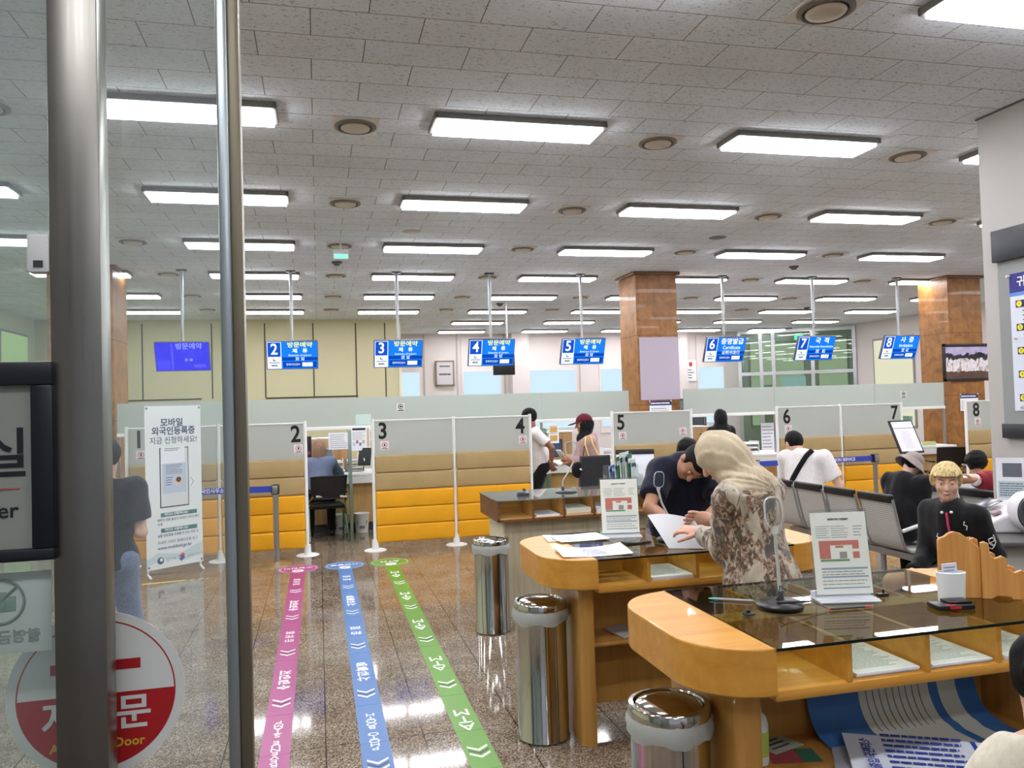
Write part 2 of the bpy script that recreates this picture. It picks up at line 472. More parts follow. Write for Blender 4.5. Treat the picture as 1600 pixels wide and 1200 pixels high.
MB().box(-.004, 0, -.38, .262, -.53, .47).build('sheet', mat('poster_bluewhite', (214, 218, 232), .6), ps)
MB().box(-.006, -.003, -.38, .262, .33, .47).build('title_band', mat('poster_navy', (48, 46, 128), .6), ps)
MB().box(-.006, -.003, -.38, .262, .305, .33).build('accent_band', mat('poster_skyblue', (96, 140, 214), .6), ps)
RX = (PI / 2, 0, -PI / 2)
text('귀화', .085, M_whiteink, ps, (-.007, .2, .4), RX, 'LEFT', .012)
for i in range(5):
    z = .245 - i * .17
    MB().box(-.006, -.003, -.2, .215, z - .026, z + .026).build('row_band', mat('row_navy', (40, 38, 84), .6), ps)
    MB().cyl((-.006, .185, z), (-.0075, .185, z), .022, n=20).build('number_disc', M_yellowink, ps)
    text(str(i + 1), .03, M_ink, ps, (-.0085, .185, z), RX)
    mb = MB(); fine_print(mb, -.16, .16, -.05, .05, 3, 0, random, .3)
    mb.xf(Matrix.Translation((-.0045, 0, z - .085)) @ Matrix.Rotation(-PI / 2, 4, 'Z')); mb.build('printed_lines', M_greyink, ps)
for y, z in ((.262, .455), (.225, .0), (.2, -.5)):
    MB().cyl((-.004, y, z), (-.03, y, z), .012, .009, 10).build('push_pin', M_plasticwhite, ps)
for nm, x in (('wall_vestibule_left', -1.95), ('wall_vestibule_right', 4.2)): struct(nm, MB().box(x - .1, x, -4.5, YF - .08, 0, CEIL), mat('vestibule_grey', (150, 148, 142), .6))
# front wall either side of the entrance, skirting
M_shopglass = pane('shopfront_glass', (222, 230, 226), 1, .03)
for nm, x0, x1 in (('wall_front', 2.48, XR), ('wall_entrance', XL, -1.9)):
    w = struct(nm, MB().box(x0, x1, YF - .02, YF, 0, CEIL), M_shopglass)
    mu = MB()
    x = x0
    while x <= x1: mu.box(x - .03, x + .03, YF - .06, YF + .04, 0, CEIL); x += 1.8
    mu.build('mullion', M_frame, w)

# ------------------------------------------------ ceiling fittings
M_panel = light_mat('led_panel', (250, 250, 255), 17.0)
M_lframe = mat('light_frame_grey', (120, 116, 112), .5)
LX = [.865 + 2.365 * i for i in range(-2, 6)]
LY = [1.18 + 2.245 * j for j in range(0, 10)]
proto = None
for j, y in enumerate(LY):
    vis = [(i, x) for i, x in enumerate(LX) if x + 1.25 < XR - .1]
    for n, (i, x) in enumerate(vis):
        if y > 18.3 and x < 2: continue
        lab = 'long white ceiling light, %s of its row from the left, %s row from the entrance' % (ordn(n), ordn(j))
        if proto is None:
            proto = t = thing('ceiling_light', lab, 'ceiling light', (x + .625, y, CEIL), group='ceiling light panels')
            f = MB()
            for a0, a1, b0, b1 in ((-.645, .645, .15, .172), (-.645, .645, -.172, -.15), (-.645, -.615, -.172, .172), (.615, .645, -.172, .172)):
                f.box(a0, a1, b0, b1, -.045, -.001, .003)
            f.build('frame', M_lframe, t)
            MB().box(-.617, .617, -.151, .151, -.066, -.002, .004).build('diffuser', M_panel, t)
            pk = children(t)
        else:
            t = proto.copy(); COL.objects.link(t); t.location = (x + .625, y, CEIL); t['label'] = lab
            for ch in pk:
                q = ch.copy(); COL.objects.link(q); q.parent = t
for x, y, q in ((-.6, -1.1, 'left'), (1.9, -1.1, 'right'), (.6, -3.2, 'outer')):  # unseen lamps added behind the camera so the steel post has reflections
    t = proto.copy(); COL.objects.link(t); t.location = (x, y, CEIL); t['label'] = 'added unseen ceiling light behind the viewer for steel reflections, %s one' % q
    for ch in pk:
        q_ = ch.copy(); COL.objects.link(q_); q_.parent = t
# round air diffusers on square plates
M_vplate = mat('diffuser_plate', (206, 200, 190), .6)
M_vdark = mat('diffuser_gap', (58, 54, 50), .7)
VX = [(-2.1, ''), (.31, ''), (2.7, ''), (5.06, ''), (7.43, ''), (9.7, '')]
proto = None
cols = ['far left', 'left', 'middle', 'right of middle', 'right', 'far right']
VY = [3.68, 5.86, 8.08, 10.2, 12.5, 14.8, 16.75]
for j, y in enumerate(VY):
    for i, (x, _) in enumerate(VX):
        if x > 9 and y < 11: continue
        lab = 'round ceiling air diffuser on square plate, %s run, %s from the entrance' % (cols[i], ordn(j))
        if proto is None:
            proto = t = thing('air_diffuser', lab, 'air vent', (x, y, CEIL), group='round ceiling diffusers')
            MB().box(-.165, .165, -.165, .165, -.012, -.001, .003).build('plate', M_vplate, t)
            MB().lathe([(.152, -.012), (.152, -.022), (.128, -.03), (.118, -.02), (.118, -.013)]).build('rim', mat('diffuser_rim', (112, 106, 98), .5), t)
            MB().lathe([(.0, -.0132), (.12, -.0132)]).build('throat', M_vdark, t)
            MB().lathe([(0, -.04), (.07, -.039), (.102, -.033), (.108, -.026), (.1, -.0135)]).build('disc', mat('diffuser_disc', (198, 188, 170), .5), t)
            pk = children(t)
        else:
            t = proto.copy(); COL.objects.link(t); t.location = (x, y, CEIL); t['label'] = lab
            for ch in pk:
                q = ch.copy(); COL.objects.link(q); q.parent = t
# speakers, detectors, hanging exit sign
for x, y, lab in ((5.06, 9.27, 'dark round ceiling speaker between two lights right of middle'), (1.12, 9.35, 'pale round ceiling speaker above the number three counter')):
    t = thing('ceiling_speaker', lab, 'speaker', (x, y, CEIL))
    MB().lathe([(0, -.012), (.095, -.012), (.11, -.006), (.11, -.001)]).build('grille', mat('grille_' + lab[:4], (112, 108, 104) if lab[0] == 'd' else (186, 182, 176), .6), t)
for x, y, lab in ((.3, 11.37, 'small dark smoke detector on ceiling near the hanging exit sign'), (7.44, 11.2, 'small dark smoke detector on ceiling above counter seven sign'),
                  (3.66, 15.8, 'small dark smoke detector on the far ceiling behind sign four'), (11.2, 16.4, 'small dark smoke detector on the far ceiling right of sign six')):
    t = thing('smoke_detector', lab, 'smoke detector', (x, y, CEIL), group=None)
    MB().lathe([(0, -.06), (.035, -.055), (.05, -.03), (.075, -.02), (.075, -.001)]).build('housing', mat('detector_grey', (92, 88, 84), .5), t)
es = thing('exit_sign', 'small green emergency exit sign hanging from the ceiling left of centre', 'exit sign', (.31, 9.85, CEIL))
MB().cyl((0, 0, -.02), (0, 0, -.13), .012).build('rod', M_alu, es)
MB().box(-.09, .09, -.03, .03, -.25, -.13, .006).build('housing', M_plasticwhite, es)
MB().box(-.08, .08, -.032, -.03, -.245, -.19).build('lit_face', light_mat('exit_green', (120, 226, 180), 1.2), es)
es = thing('exit_sign', 'green running man exit sign high on the left seen through the glass', 'exit sign', (-4.35, 9.4, CEIL))
MB().cyl((0, 0, -.02), (0, 0, -.3), .015).build('rod', M_alu, es)
MB().box(-.2, .2, -.04, .04, -.55, -.3, .006).build('housing', M_plasticwhite, es)
MB().box(-.19, .19, -.043, -.04, -.54, -.31).build('lit_face', light_mat('exit_green2', (40, 190, 120), 1.4), es)
rm = MB()
rm.ball((.02, -.046, -.355), (.02, .002, .02), 10)
for p, q in (((.02, -.38), (-.02, -.44)), ((-.02, -.44), (.04, -.47)), ((.04, -.47), (.03, -.52)), ((-.02, -.44), (-.06, -.5)), ((.0, -.395), (.06, -.42)), ((.0, -.395), (-.05, -.40))):
    rm.cyl((p[0], -.046, p[1]), (q[0], -.046, q[1]), .012, n=6)
for p, q in (((.09, -.43), (.15, -.43)), ((.12, -.40), (.15, -.43)), ((.12, -.46), (.15, -.43))):
    rm.cyl((p[0], -.046, p[1]), (q[0], -.046, q[1]), .01, n=6)
rm.build('running_man', light_mat('exit_white', (235, 255, 245), 1.5), es)
# ------------------------------------------------------------------ entrance: post, fixed pane, sliding leaf
def steel_mat():
    m = mat('hairline_steel', (150, 148, 142), .28, 1); t = NT(m)
    n = t.noise(t.coord('Object', (160, 160, 1.2)), 1, 4, .6)
    n2 = t.noise(t.coord('Object', (2, 2, 5)), 1, 3)
    r = t.n('ShaderNodeMapRange'); r.inputs['To Min'].default_value = .2; r.inputs['To Max'].default_value = .42
    t.l(n, r.inputs['Value']); t.l(r.outputs[0], t.b.inputs['Roughness'])
    t.base(t.mix(n2, (104, 102, 97), (146, 143, 136))); return m
M_steel = steel_mat()
M_doorglass = pane('entrance_glass', (249, 253, 251), 1, .085, (200, 206, 220), .01, 1.0)  # bluish haze paints a daylight sheen into this clear glass
t = thing('door_post', 'upright brushed stainless steel door post in the left foreground', 'door post', (-.281, 1.072, 0))
t['kind'] = 'structure'
MB().box(-.028, .028, -.022, .023, 0, 3.0, .0015).build('steel_box', M_steel, t)
pn = struct('window_20', MB().box(-1.88, -.31, 1.07, 1.08, .02, 2.98), M_doorglass)
MB().box(-1.9, -.31, 1.04, 1.1, 3.0, CEIL).build('transom', M_steel, pn)
dr = struct('door_1', MB().box(-1.3, -.118, 1.131, 1.139, .06, 2.94), M_doorglass)
MB().box(-.124, -.109, 1.116, 1.154, .03, 2.96, .003).build('glazing_bead', mat('leaf_alu_light', (158, 166, 168), .3, .8), dr)
MB().box(-.109, -.094, 1.120, 1.150, .03, 2.96, .002).build('leaf_stile', mat('leaf_bronze', (116, 108, 92), .4, .7), dr)
MB().box(-1.3, -.118, 1.118, 1.152, .03, .12).build('bottom_rail', M_steel, dr)
MB().box(-1.9, 2.36, 1.10, 1.24, 2.96, 3.12).build('door_header', M_steel, dr)
MB().box(-1.9, 2.36, 1.10, 1.16, 3.12, CEIL).build('header_glazing', M_doorglass, dr)
t = thing('door_post', 'right hand stainless steel post of the entrance', 'door post', (2.42, 1.072, 0)); t['kind'] = 'structure'
MB().box(-.05, .05, -.05, .05, 0, CEIL).build('steel_box', M_steel, t)
# automatic door sticker on the sliding leaf
M_stk = mat('sticker_white', (216, 218, 214), .5); M_stkred = mat('sticker_red', (172, 24, 30), .45)
st = thing('door_sticker', 'round red and white automatic door sticker on the glass', 'sticker', (-.284, 1.1305, 1.364))
RF = (PI / 2, 0, 0)
def disc_prism(r, n=64, a0=0, a1=2 * PI): return [(r * math.cos(a0 + (a1 - a0) * i / n), r * math.sin(a0 + (a1 - a0) * i / n)) for i in range(n + (0 if a1 - a0 > 6.2 else 1))]
MX = Matrix.Rotation(PI / 2, 4, 'X')
MB().prism(disc_prism(.1055), 0, .0006, MX).build('backing', M_stk, st)
rg = MB()
o, i_ = disc_prism(.094, 72), disc_prism(.0922, 72)
for k in range(72):
    k2 = (k + 1) % 72
    rg.add([(o[k][0], -.0009, o[k][1]), (o[k2][0], -.0009, o[k2][1]), (i_[k2][0], -.0009, i_[k2][1]), (i_[k][0], -.0009, i_[k][1])], [(0, 1, 2, 3)])
rg.build('ring', M_stkred, st)
MB().prism(disc_prism(.0925, 48, PI, 2 * PI), .0006, .0011, MX).build('red_half', M_stkred, st)
MB().box(-.054, .052, -.0012, -.0006, .029, .042).build('red_bar', M_stkred, st)
text('자동문', .047, M_stk, st, (0, -.0014, -.029), RF, bold=.018)
text('Automatic Door', .0165, mat('sticker_yellow', (216, 176, 60), .5), st, (0, -.0014, -.064), RF, bold=.018)
# no photography sticker seen from its back
st = thing('door_sticker', 'pale frosted no photography sticker seen from behind on the left pane', 'sticker', (-.372, 1.0685, 1.492))
M_pale = mat('sticker_pale', (176, 190, 184), .6); M_palei = mat('sticker_grey_print', (128, 142, 136), .6)
MB().box(-.055, .055, -.001, 0, -.05, .046, .0004).build('backing', M_pale, st)
rg = MB()
pts = [(.026 * math.cos(a), -.002, .012 + .026 * math.sin(a)) for a in [2 * PI * k / 40 for k in range(41)]]
rg.tube(pts, .0016, 6, False)
rg.tube([(-.019, -.002, -.006), (.019, -.002, .030)], .0016, 6)
rg.build('prohibition_ring', M_palei, st)
cb = MB().box(-.017, .017, -.0018, -.001, 0, .018, .0004); cb.box(-.007, .007, -.0018, -.001, .018, .023)
cb.cyl((0, -.001, .009), (0, -.003, .009), .006, n=16); cb.build('camera_icon', mat('sticker_green_grey', (124, 150, 138), .6), st)
text('촬영금지', .017, M_palei, st, (.012, -.0014, -.031), RF, mirror=True, bold=.02)
# black framed counter plate on the left pane
sg = thing('framed_sign', 'black framed grey sign hung on the left glass in the foreground', 'sign', (-.43, 1.052, 1.671))
fr = MB()
for x0, x1, z0, z1 in ((-.125, .125, .089, .117), (-.125, .125, -.117, -.103), (-.125, -.101, -.103, .089), (.101, .125, -.103, .089)):
    fr.box(x0, x1, -.012, .014, z0, z1, .002)
fr.build('frame', mat('sign_frame_black', (16, 20, 28), .35), sg)
MB().box(-.105, .105, -.002, .012, -.106, .092).build('plate', mat('sign_plate', (142, 146, 138), .5), sg)
text('민원실', .062, mat('sign_ink', (20, 26, 36), .5), sg, (.098, -.003, .006), RF, 'RIGHT', .012)
MB().box(-.08, .086, -.0035, -.002, -.033, -.0315).build('red_rule', mat('sign_redline', (176, 90, 70), .5), sg)
text('Service Center', .026, mat('sign_ink', (20, 26, 36), .5), sg, (.085, -.003, -.058), RF, 'RIGHT', .006)
t = thing('door_sensor', 'small white sensor box fixed beside the steel post', 'sensor', (-.32, 1.062, 1.917))
MB().box(-.014, .011, -.012, .007, -.022, .024, .003).build('housing', M_plasticwhite, t)
MB().box(-.006, .004, -.014, -.011, -.016, -.008).build('lens', M_dgrey, t)

# ------------------------------------------------------------------ numbered screens
M_frost = pane('frosted_pane', (212, 218, 212), 1, .8, (214, 216, 211), .28)
M_headfrost = pane('header_frosted', (208, 216, 211), 1, .76, (212, 218, 212), .28)
M_beige = fabric('beige_leatherette', (174, 149, 104), .03, .45, 5); M_yel = fabric('yellow_leatherette', (232, 166, 34), .03, .42, 5)
PY = 9.845
def no_phone_sticker(parent, x, y, z, s=.052):
    MB().box(x - s, x + s, y - .001, y, z - s, z + s).build('sticker', mat('sticker_whitepaper', (232, 228, 228), .6), parent)
    b = MB(); b.tube([(x + s * .58 * math.cos(a), y - .002, z + s * .1 + s * .58 * math.sin(a)) for a in [2 * PI * k / 20 for k in range(21)]], s * .09, 5, False)
    b.build('sticker_ring', mat('sticker_pink', (196, 110, 120), .6), parent)
    b = MB().box(x - s * .2, x + s * .2, y - .002, y, z - s * .2, z + s * .4); b.box(x - s * .75, x + s * .75, y - .002, y, z - s * .85, z - s * .68)
    b.build('sticker_print', mat('sticker_darkprint', (120, 70, 84), .6), parent)
def screen(xs, nums, label):
    x0, x1 = xs[0], xs[-1]
    t = thing('numbered_screen', label, 'partition screen', ((x0 + x1) / 2, PY, 0))
    cx = (x0 + x1) / 2
    for a, b in zip(xs[:-1], xs[1:]):
        a, b = a - cx + .02, b - cx - .02
        MB().box(a, b, -.006, .006, 1.13, 1.572).build('frosted_pane', M_frost, t)
        MB().box(a, b, -.014, .014, 1.568, 1.585, .003).build('top_rail', M_post, t)
        for k in range(3): MB().box(a, b, -.04, .04, .09 + .21 * k, .298 + .21 * k, .022, 3).build('yellow_cushion', M_yel, t)
        for k in range(2): MB().box(a, b, -.04, .04, .722 + .215 * k, .935 + .215 * k, .022, 3).build('beige_cushion', M_beige, t)
    for x in xs:
        p = MB().tube([(x - cx, 0, .02), (x - cx, 0, 1.6)], .021, 14).build('post', M_post, t)
        MB().lathe([(0, .016), (.05, .015), (.12, .011), (.135, .004), (.135, 0)], (x - cx, 0, 0), 28).build('base_plate', M_post, p)
        MB().lathe([(.022, .13), (.038, .128), (.043, .01)], (x - cx, 0, 0), 18).build('base_collar', M_post, p)
    for n, x in nums:
        text(n, .275, M_ink, t, (x - cx, -.009, 1.44), bold=.022, sx=.86, name='number')
        no_phone_sticker(t, x - cx + (.02 if x < cx else .03), -.007, 1.272)
    return t
screen([-2.13, -1.14, -.16], [('1', -2.0), ('2', -.27)], 'yellow and beige padded screen for counters one and two')
screen([.64, 1.64, 2.63], [('3', .76), ('4', 2.5)], 'yellow and beige padded screen for counters three and four')
sc5 = screen([3.75, 4.88], [('5', 3.87)], 'yellow and beige padded screen for counter five')
no_phone_sticker(sc5, .44, -.007, 1.3)
screen([6.18, 7.19, 8.2], [('6', 6.33), ('7', 8.08)], 'yellow and beige padded screen for counters six and seven')
screen([9.32, 10.3, 11.3], [('8', 9.5)], 'padded screen for counter eight beside the white pillar')

# ------------------------------------------------------------------ service counter
CX0, CX1, CY = -2.64, 10.61, 11.67
M_cfront = wood('counter_front_veneer', (198, 164, 106), (172, 134, 80), .4, grain=12, axis='Z')
ct = thing('service_counter', 'long white topped service counter with pale wood front', 'counter', (0, CY, 0))
def runs(y0, y1, z0, z1, bev=0):
    m_ = MB()
    if y1 < .15: m_.box(CX0, CX1, y0, y1, z0, z1, bev)
    else:
        for x0, x1 in ((CX0, 4.93), (5.76, CX1)): m_.box(x0, x1, y0, y1, z0, z1, bev)
        if y0 < 0: m_.box(4.93, 5.76, y0, .12, z0, z1, bev)
    return m_
runs(-.24, .62, .78, .82, .006).build('counter_top', M_plasticwhite, ct)
runs(-.235, -.2, .68, .78).build('apron', M_plasticwhite, ct)
runs(-.16, -.12, .12, .78).build('front_panel', M_cfront, ct)
runs(-.14, -.1, 0, .12).build('kick_plate', M_dgrey, ct)
runs(.5, .56, 0, .78).build('rear_panel', M_plasticwhite, ct)
hd = thing('glass_header', 'long frosted glass band above the service counter', 'glass screen', (0, CY, 0))
for x0, x1 in ((CX0, -.9), (-.9, .41), (.41, 3.3), (3.3, 4.74), (5.66, 7.29), (7.29, 9.2), (9.2, CX1)):
    MB().box(x0 + .004, x1 - .004, -.006, .006, 1.48, 1.893).build('frosted_pane', M_headfrost, hd)
for x0, x1 in ((CX0, 4.74), (5.66, CX1)):
    MB().box(x0, x1, -.025, .025, 1.44, 1.488, .004).build('bottom_rail', M_post, hd)
for x in (CX0 + .02, 3.3, 4.72, 5.68, 7.29, CX1 - .02):
    MB().box(x - .016, x + .016, -.016, .016, .82, 1.45).build('support', M_alu, hd)
def photo_sticker(parent, x, z):
    MB().box(x - .06, x + .06, -.009, -.006, z - .06, z + .06).build('sticker', M_stk, parent)
    b = MB(); b.tube([(x + .032 * math.cos(a), -.010, z + .015 + .032 * math.sin(a)) for a in [2 * PI * k / 20 for k in range(21)]], .005, 5, False)
    b.box(x - .016, x + .016, -.011, -.008, z + .004, z + .026); b.box(x - .045, x + .045, -.011, -.008, z - .048, z - .034)
    b.build('sticker_print', M_ink, parent)
photo_sticker(hd, 1.17, 1.73); photo_sticker(hd, 9.78, 1.70)
MB().box(.52, .74, -.008, -.006, 1.5, 1.65).build('taped_sheet', mat('pale_mint_sheet', (200, 222, 214), .7), hd)
# glass fins dividing the counter places
M_fin = pane('greenish_fin_glass', (176, 204, 190), 1, .28, (150, 180, 166), .05)
def fin(x, y0, y1, z0, z1, label, curved=False):
    t = thing('glass_divider', label, 'glass divider', (x, CY, 0))
    if curved:
        P = [(y0, z0), (y1, z0), (y1, z1)] + [(y0 + .16 - .16 * math.sin(a), z1 - .16 + .16 * math.cos(a)) for a in [PI / 2 * k / 10 for k in range(11)]]
        MB().prism(P, -.006, .006, Matrix(((0, 0, 1, 0), (1, 0, 0, 0), (0, 1, 0, 0), (0, 0, 0, 1)))).build('pane', M_fin, t)
    else:
        MB().box(-.006, .006, y0, y1, z0, z1).build('pane', M_fin, t)
    MB().box(-.02, .02, y0 - .012, y0 + .016, z0 - .05 if not curved else 0, z1 - (.16 if curved else 0), .003).build('edge_profile', mat('fin_edge', (120, 138, 128), .3, .3), t)
    MB().box(-.02, .02, y0 + .02, -.24, 0, .05).build('foot_rail', M_alu, t)
    return t
fin(.395, -.98, -.25, .05, 1.45, 'upright greenish glass divider between counters two and three')
fin(3.08, -1.1, -.25, .05, 1.38, 'curved top frosted glass divider beside the white shirted man at counter four', True)
fin(5.02, -1.15, -.25, .05, 1.38, 'frosted glass divider beside the black hijab visitor', True)
fin(9.15, -.9, -.25, .05, 1.36, 'frosted glass divider between counters seven and eight', False)

# ------------------------------------------------------------------ hanging number displays
M_scrblue = light_mat('screen_blue', (22, 108, 214), 1.0); M_scrdark = light_mat('screen_dark_blue', (10, 60, 150), 1.0)
M_scrnum = light_mat('screen_number_blue', (18, 70, 168), 1.0); M_scrwhite = light_mat('screen_white', (216, 224, 234), 1.0)
M_scryel = light_mat('screen_yellow', (226, 226, 40), 1.0); M_scrtxt = light_mat('screen_text', (205, 225, 248), 1.0); M_scrnumw = light_mat('screen_number_white', (240, 242, 250), 1.0)
M_scrred = light_mat('screen_red', (226, 96, 70), 1.0); M_scrgrey = light_mat('screen_grey', (90, 100, 120), 1.0)
M_bez = mat('display_bezel', (84, 84, 88), .4)
RS = (PI / 2, 0, 0)
def display(x, num, l1, l2, l3, l4, ticket, label, off=False):
    t = thing('counter_display', label, 'display sign', (x, 12.17, CEIL))
    MB().box(-.07, .07, -.05, .05, -.02, -.001, .004).build('ceiling_plate', M_dgrey, t)
    po = MB().tube([(0, .0, -.02), (0, .0, -.66)], .026, 14).build('pole', mat('pole_grey', (170, 172, 174), .35, .5), t)
    MB().tube([(0, 0, -.62), (0, 0, -.66), (0, 0, -1.12)], .02, 12).build('lower_tube', mat('pole_grey', (170, 172, 174), .35, .5), po)
    tilt = Matrix.Translation((0, -.02, -1.257)) @ Matrix.Rotation(math.radians(22), 4, 'X')
    h = MB().box(-.37, .37, 0, .045, -.22, .22, .004).xf(Matrix.Identity(4)).build('housing', M_bez, t); h.matrix_local = tilt
    s = MB().box(-.36, .36, -.004, 0, -.208, .21).build('screen', M_scrblue if not off else light_mat('screen_violet_blue', (4, 2, 214), 1.0), t); s.matrix_local = tilt
    Y = -.0055
    def bx(x0, x1, z0, z1, m, y=-.005): MB().box(x0, x1, y, -.003, z0, z1).build('screen_field', m, s)
    if off:
        dim = light_mat('screen_violet_dim', (70, 60, 236), 1.0); pale = light_mat('screen_violet_pale', (140, 150, 235), 1.0)
        bx(-.15, -.125, -.19, .2, dim); bx(-.34, -.17, -.19, -.05, light_mat('screen_violet_mid', (40, 34, 232), 1.0))
        text(l1, .098, pale, s, (.09, Y, .152), RS, bold=.01); text(l2, .06, dim, s, (.08, Y, .07), RS)
        text(l3, .03, dim, s, (.09, Y, .01), RS); text(l4, .05, pale, s, (.08, Y, -.05), RS)
        bx(.14, .3, -.165, -.115, dim)
        return t
    bx(-.355, -.155, -.205, .207, M_scrwhite, -.0045)
    bx(-.347, -.165, -.02, .2, M_scrnum, -.0052)
    bx(-.145, .36, -.082, -.03, M_scrdark, -.0048)
    bx(-.135, .35, -.19, -.098, M_scrdark, -.0048)
    bx(.14, .29, -.175, -.112, M_scrwhite, -.0056)
    text(num, .235, M_scrnumw, s, (-.256, -.0062, .09), RS, bold=.014, sx=.88)
    e = MB(); e.prism(disc_prism(.024, 20), 0, .001, Matrix.Translation((-.256, -.0048, -.067)) @ MX)
    e.build('emblem', M_scrgrey, s)
    e = MB(); e.prism(disc_prism(.016, 16), 0, .0006, Matrix.Translation((-.25, -.0056, -.058)) @ MX); e.build('emblem_core', M_scrwhite, s)
    fp = MB(); fine_print(fp, -.33, -.18, -.125, -.1, 1, -.0046, random, .6, 0); fp.build('small_print', M_scrgrey, s)
    fp = MB(); fine_print(fp, -.3, -.21, -.175, -.135, 1, -.0046, random, .7, 0); fp.build('small_print', M_scrgrey, s)
    if l4 is not None:
        text(l1, .09, M_scryel, s, (.11, Y, .158), RS, bold=.014, sx=1.1)
        text(l2, .075, M_scrnumw, s, (.11, Y, .066), RS, bold=.01, sx=1.1)
        text(l3, .046, M_scrtxt, s, (.11, Y, .001), RS, sx=.85)
        text(l4, .06, M_scrtxt, s, (.11, Y - .001, -.057), RS)
    else:
        text(l1, .115, M_scrnumw, s, (.11, Y, .14), RS, bold=.01, sx=1.0)
        text(l2, .085 if len(l2) < 14 else .05, M_scrtxt, s, (.11, Y, .035), RS, bold=.008, sx=.9)
        text(l3, .072, M_scrtxt, s, (.11, Y - .001, -.053), RS, bold=.006, sx=.95)
    text('현재처리인원수', .042, M_scrtxt, s, (.01, -.0058, -.144), RS, sx=.75)
    if ticket: text(ticket, .055, M_scrred, s, (.215, -.0068, -.144), RS)
    return t
display(-1.87, '1', '방문예약', '체   류', 'Extension of sojourn', '居 留', '', 'violet blue washed out display hanging above counter one', True)
for x, num, tk in ((-.355, '2', '73'), (1.205, '3', ''), (2.66, '4', '72'), (4.17, '5', '71')):
    display(x, num, '방문예약', '체   류', 'Extension of sojourn', '居 留', tk, 'blue hanging display with yellow heading, numbered ' + {'2': 'two', '3': 'three', '4': 'four', '5': 'five'}[num])
display(6.70, '6', '증명발급', 'Certificate', '证明书发行', None, '4101', 'blue hanging display reading Certificate numbered six')
display(8.43, '7', '국  적', 'Nationality·Naturalization', '国   籍', None, '2008', 'blue hanging display for nationality numbered seven')
display(10.16, '8', '사  증', 'Invitation', '签 证', None, '6010', 'blue hanging display reading Invitation numbered eight')

# ------------------------------------------------------------------ floor guide strips
def strip(x, yn, rgb, seq, head, label, name):
    base = mat('strip_' + name, rgb, .38)
    t = thing('floor_guide_strip', label, 'floor strip', (x, 0, 0))
    b = MB().box(-.074, .074, yn, 8.86, .0004, .0012)
    b.build('band', base, t)
    sm = MB()
    for y in (3.2, 3.74, 4.2, 4.74, 5.24, 5.76, 6.2, 6.77, 7.75): sm.box(-.074, .074, y, y + .004, .0012, .0014)
    sm.build('seam', mat('strip_seam_' + name, tuple(int(c * .72) for c in rgb), .5), t)
    MB().lathe([(0, .0018), (.222, .0018), (.222, .0004)], (0, 9.03, 0), 56, False).build('round_head', base, t)
    rg = MB(); n = 56
    for k in range(n):
        a0, a1 = 2 * PI * k / n, 2 * PI * (k + 1) / n
        rg.add([(r * math.cos(a), 9.03 + r * math.sin(a), .0024) for r, a in ((.192, a0), (.198, a0), (.198, a1), (.192, a1))], [(0, 1, 2, 3)])
    rg.build('head_ring', M_whiteink, t)
    text(head, .105 if len(head) < 4 else .085, M_whiteink, t, (0, 9.07, .0026), (0, 0, PI), bold=.012)
    ic = MB().lathe([(0, .0026), (.062, .0026)], (0, 8.915, 0), 24, False); ic.build('head_icon', M_whiteink, t)
    MB().box(-.028, .028, 8.9, 8.93, .0026, .003).build('icon_mark', base, t)
    ch = mat('chevron_shade_' + name, tuple(int(c * .55) for c in rgb), .5)
    for y in [2.9 + k for k in range(6)]:
        if y < yn + .1: continue
        for dy, m_ in ((.055, M_whiteink), (0.015, ch), (-.025, M_whiteink)):
            q = MB(); q.add([(-.052, y + dy + .035, .0016), (0, y + dy - .012, .0016), (.052, y + dy + .035, .0016), (.052, y + dy + .055, .0016), (0, y + dy + .01, .0016), (-.052, y + dy + .055, .0016)],
                            [(0, 1, 4, 5), (1, 2, 3, 4)]); q.build('chevron', m_, t)
    for k, y in enumerate([8.36 - j for j in range(6)]):
        s_ = seq[k % len(seq)]
        if y < yn + .3: continue
        text('\n'.join(s_[0]), s_[1], M_whiteink, t, (0, y, .0016), (0, 0, PI), bold=s_[2], sx=s_[3], line=s_[4])
    return t
strip(-.25, 2.6, (150, 53, 114), [('印花税', .075, .004, 1.0, 1.45), ('수입인지', .082, .02, 1.15, 1.2), ('印花税', .075, .004, 1.0, 1.45), ('수입인지', .082, .02, 1.15, 1.2), ('REVENUE STAMP', .06, 0, 1.25, .76)], '수입인지', 'magenta floor guide strip with round head for revenue stamps', 'magenta')
strip(.245, 2.6, (72, 112, 168), [('拍照', .09, .004, 1.0, 1.7), ('사진촬영', .082, .02, 1.15, 1.2), ('拍照', .09, .004, 1.0, 1.7), ('사진촬영', .082, .02, 1.15, 1.2), ('PHOTO BOOTH', .06, 0, 1.3, .76)], '사진촬영', 'blue floor guide strip with round head for the photo booth', 'blue')
strip(.742, 2.6, (88, 140, 40), [('ATM', .13, 0, 1.0, .8)], 'ATM', 'green floor guide strip with round head for the ATM', 'green')

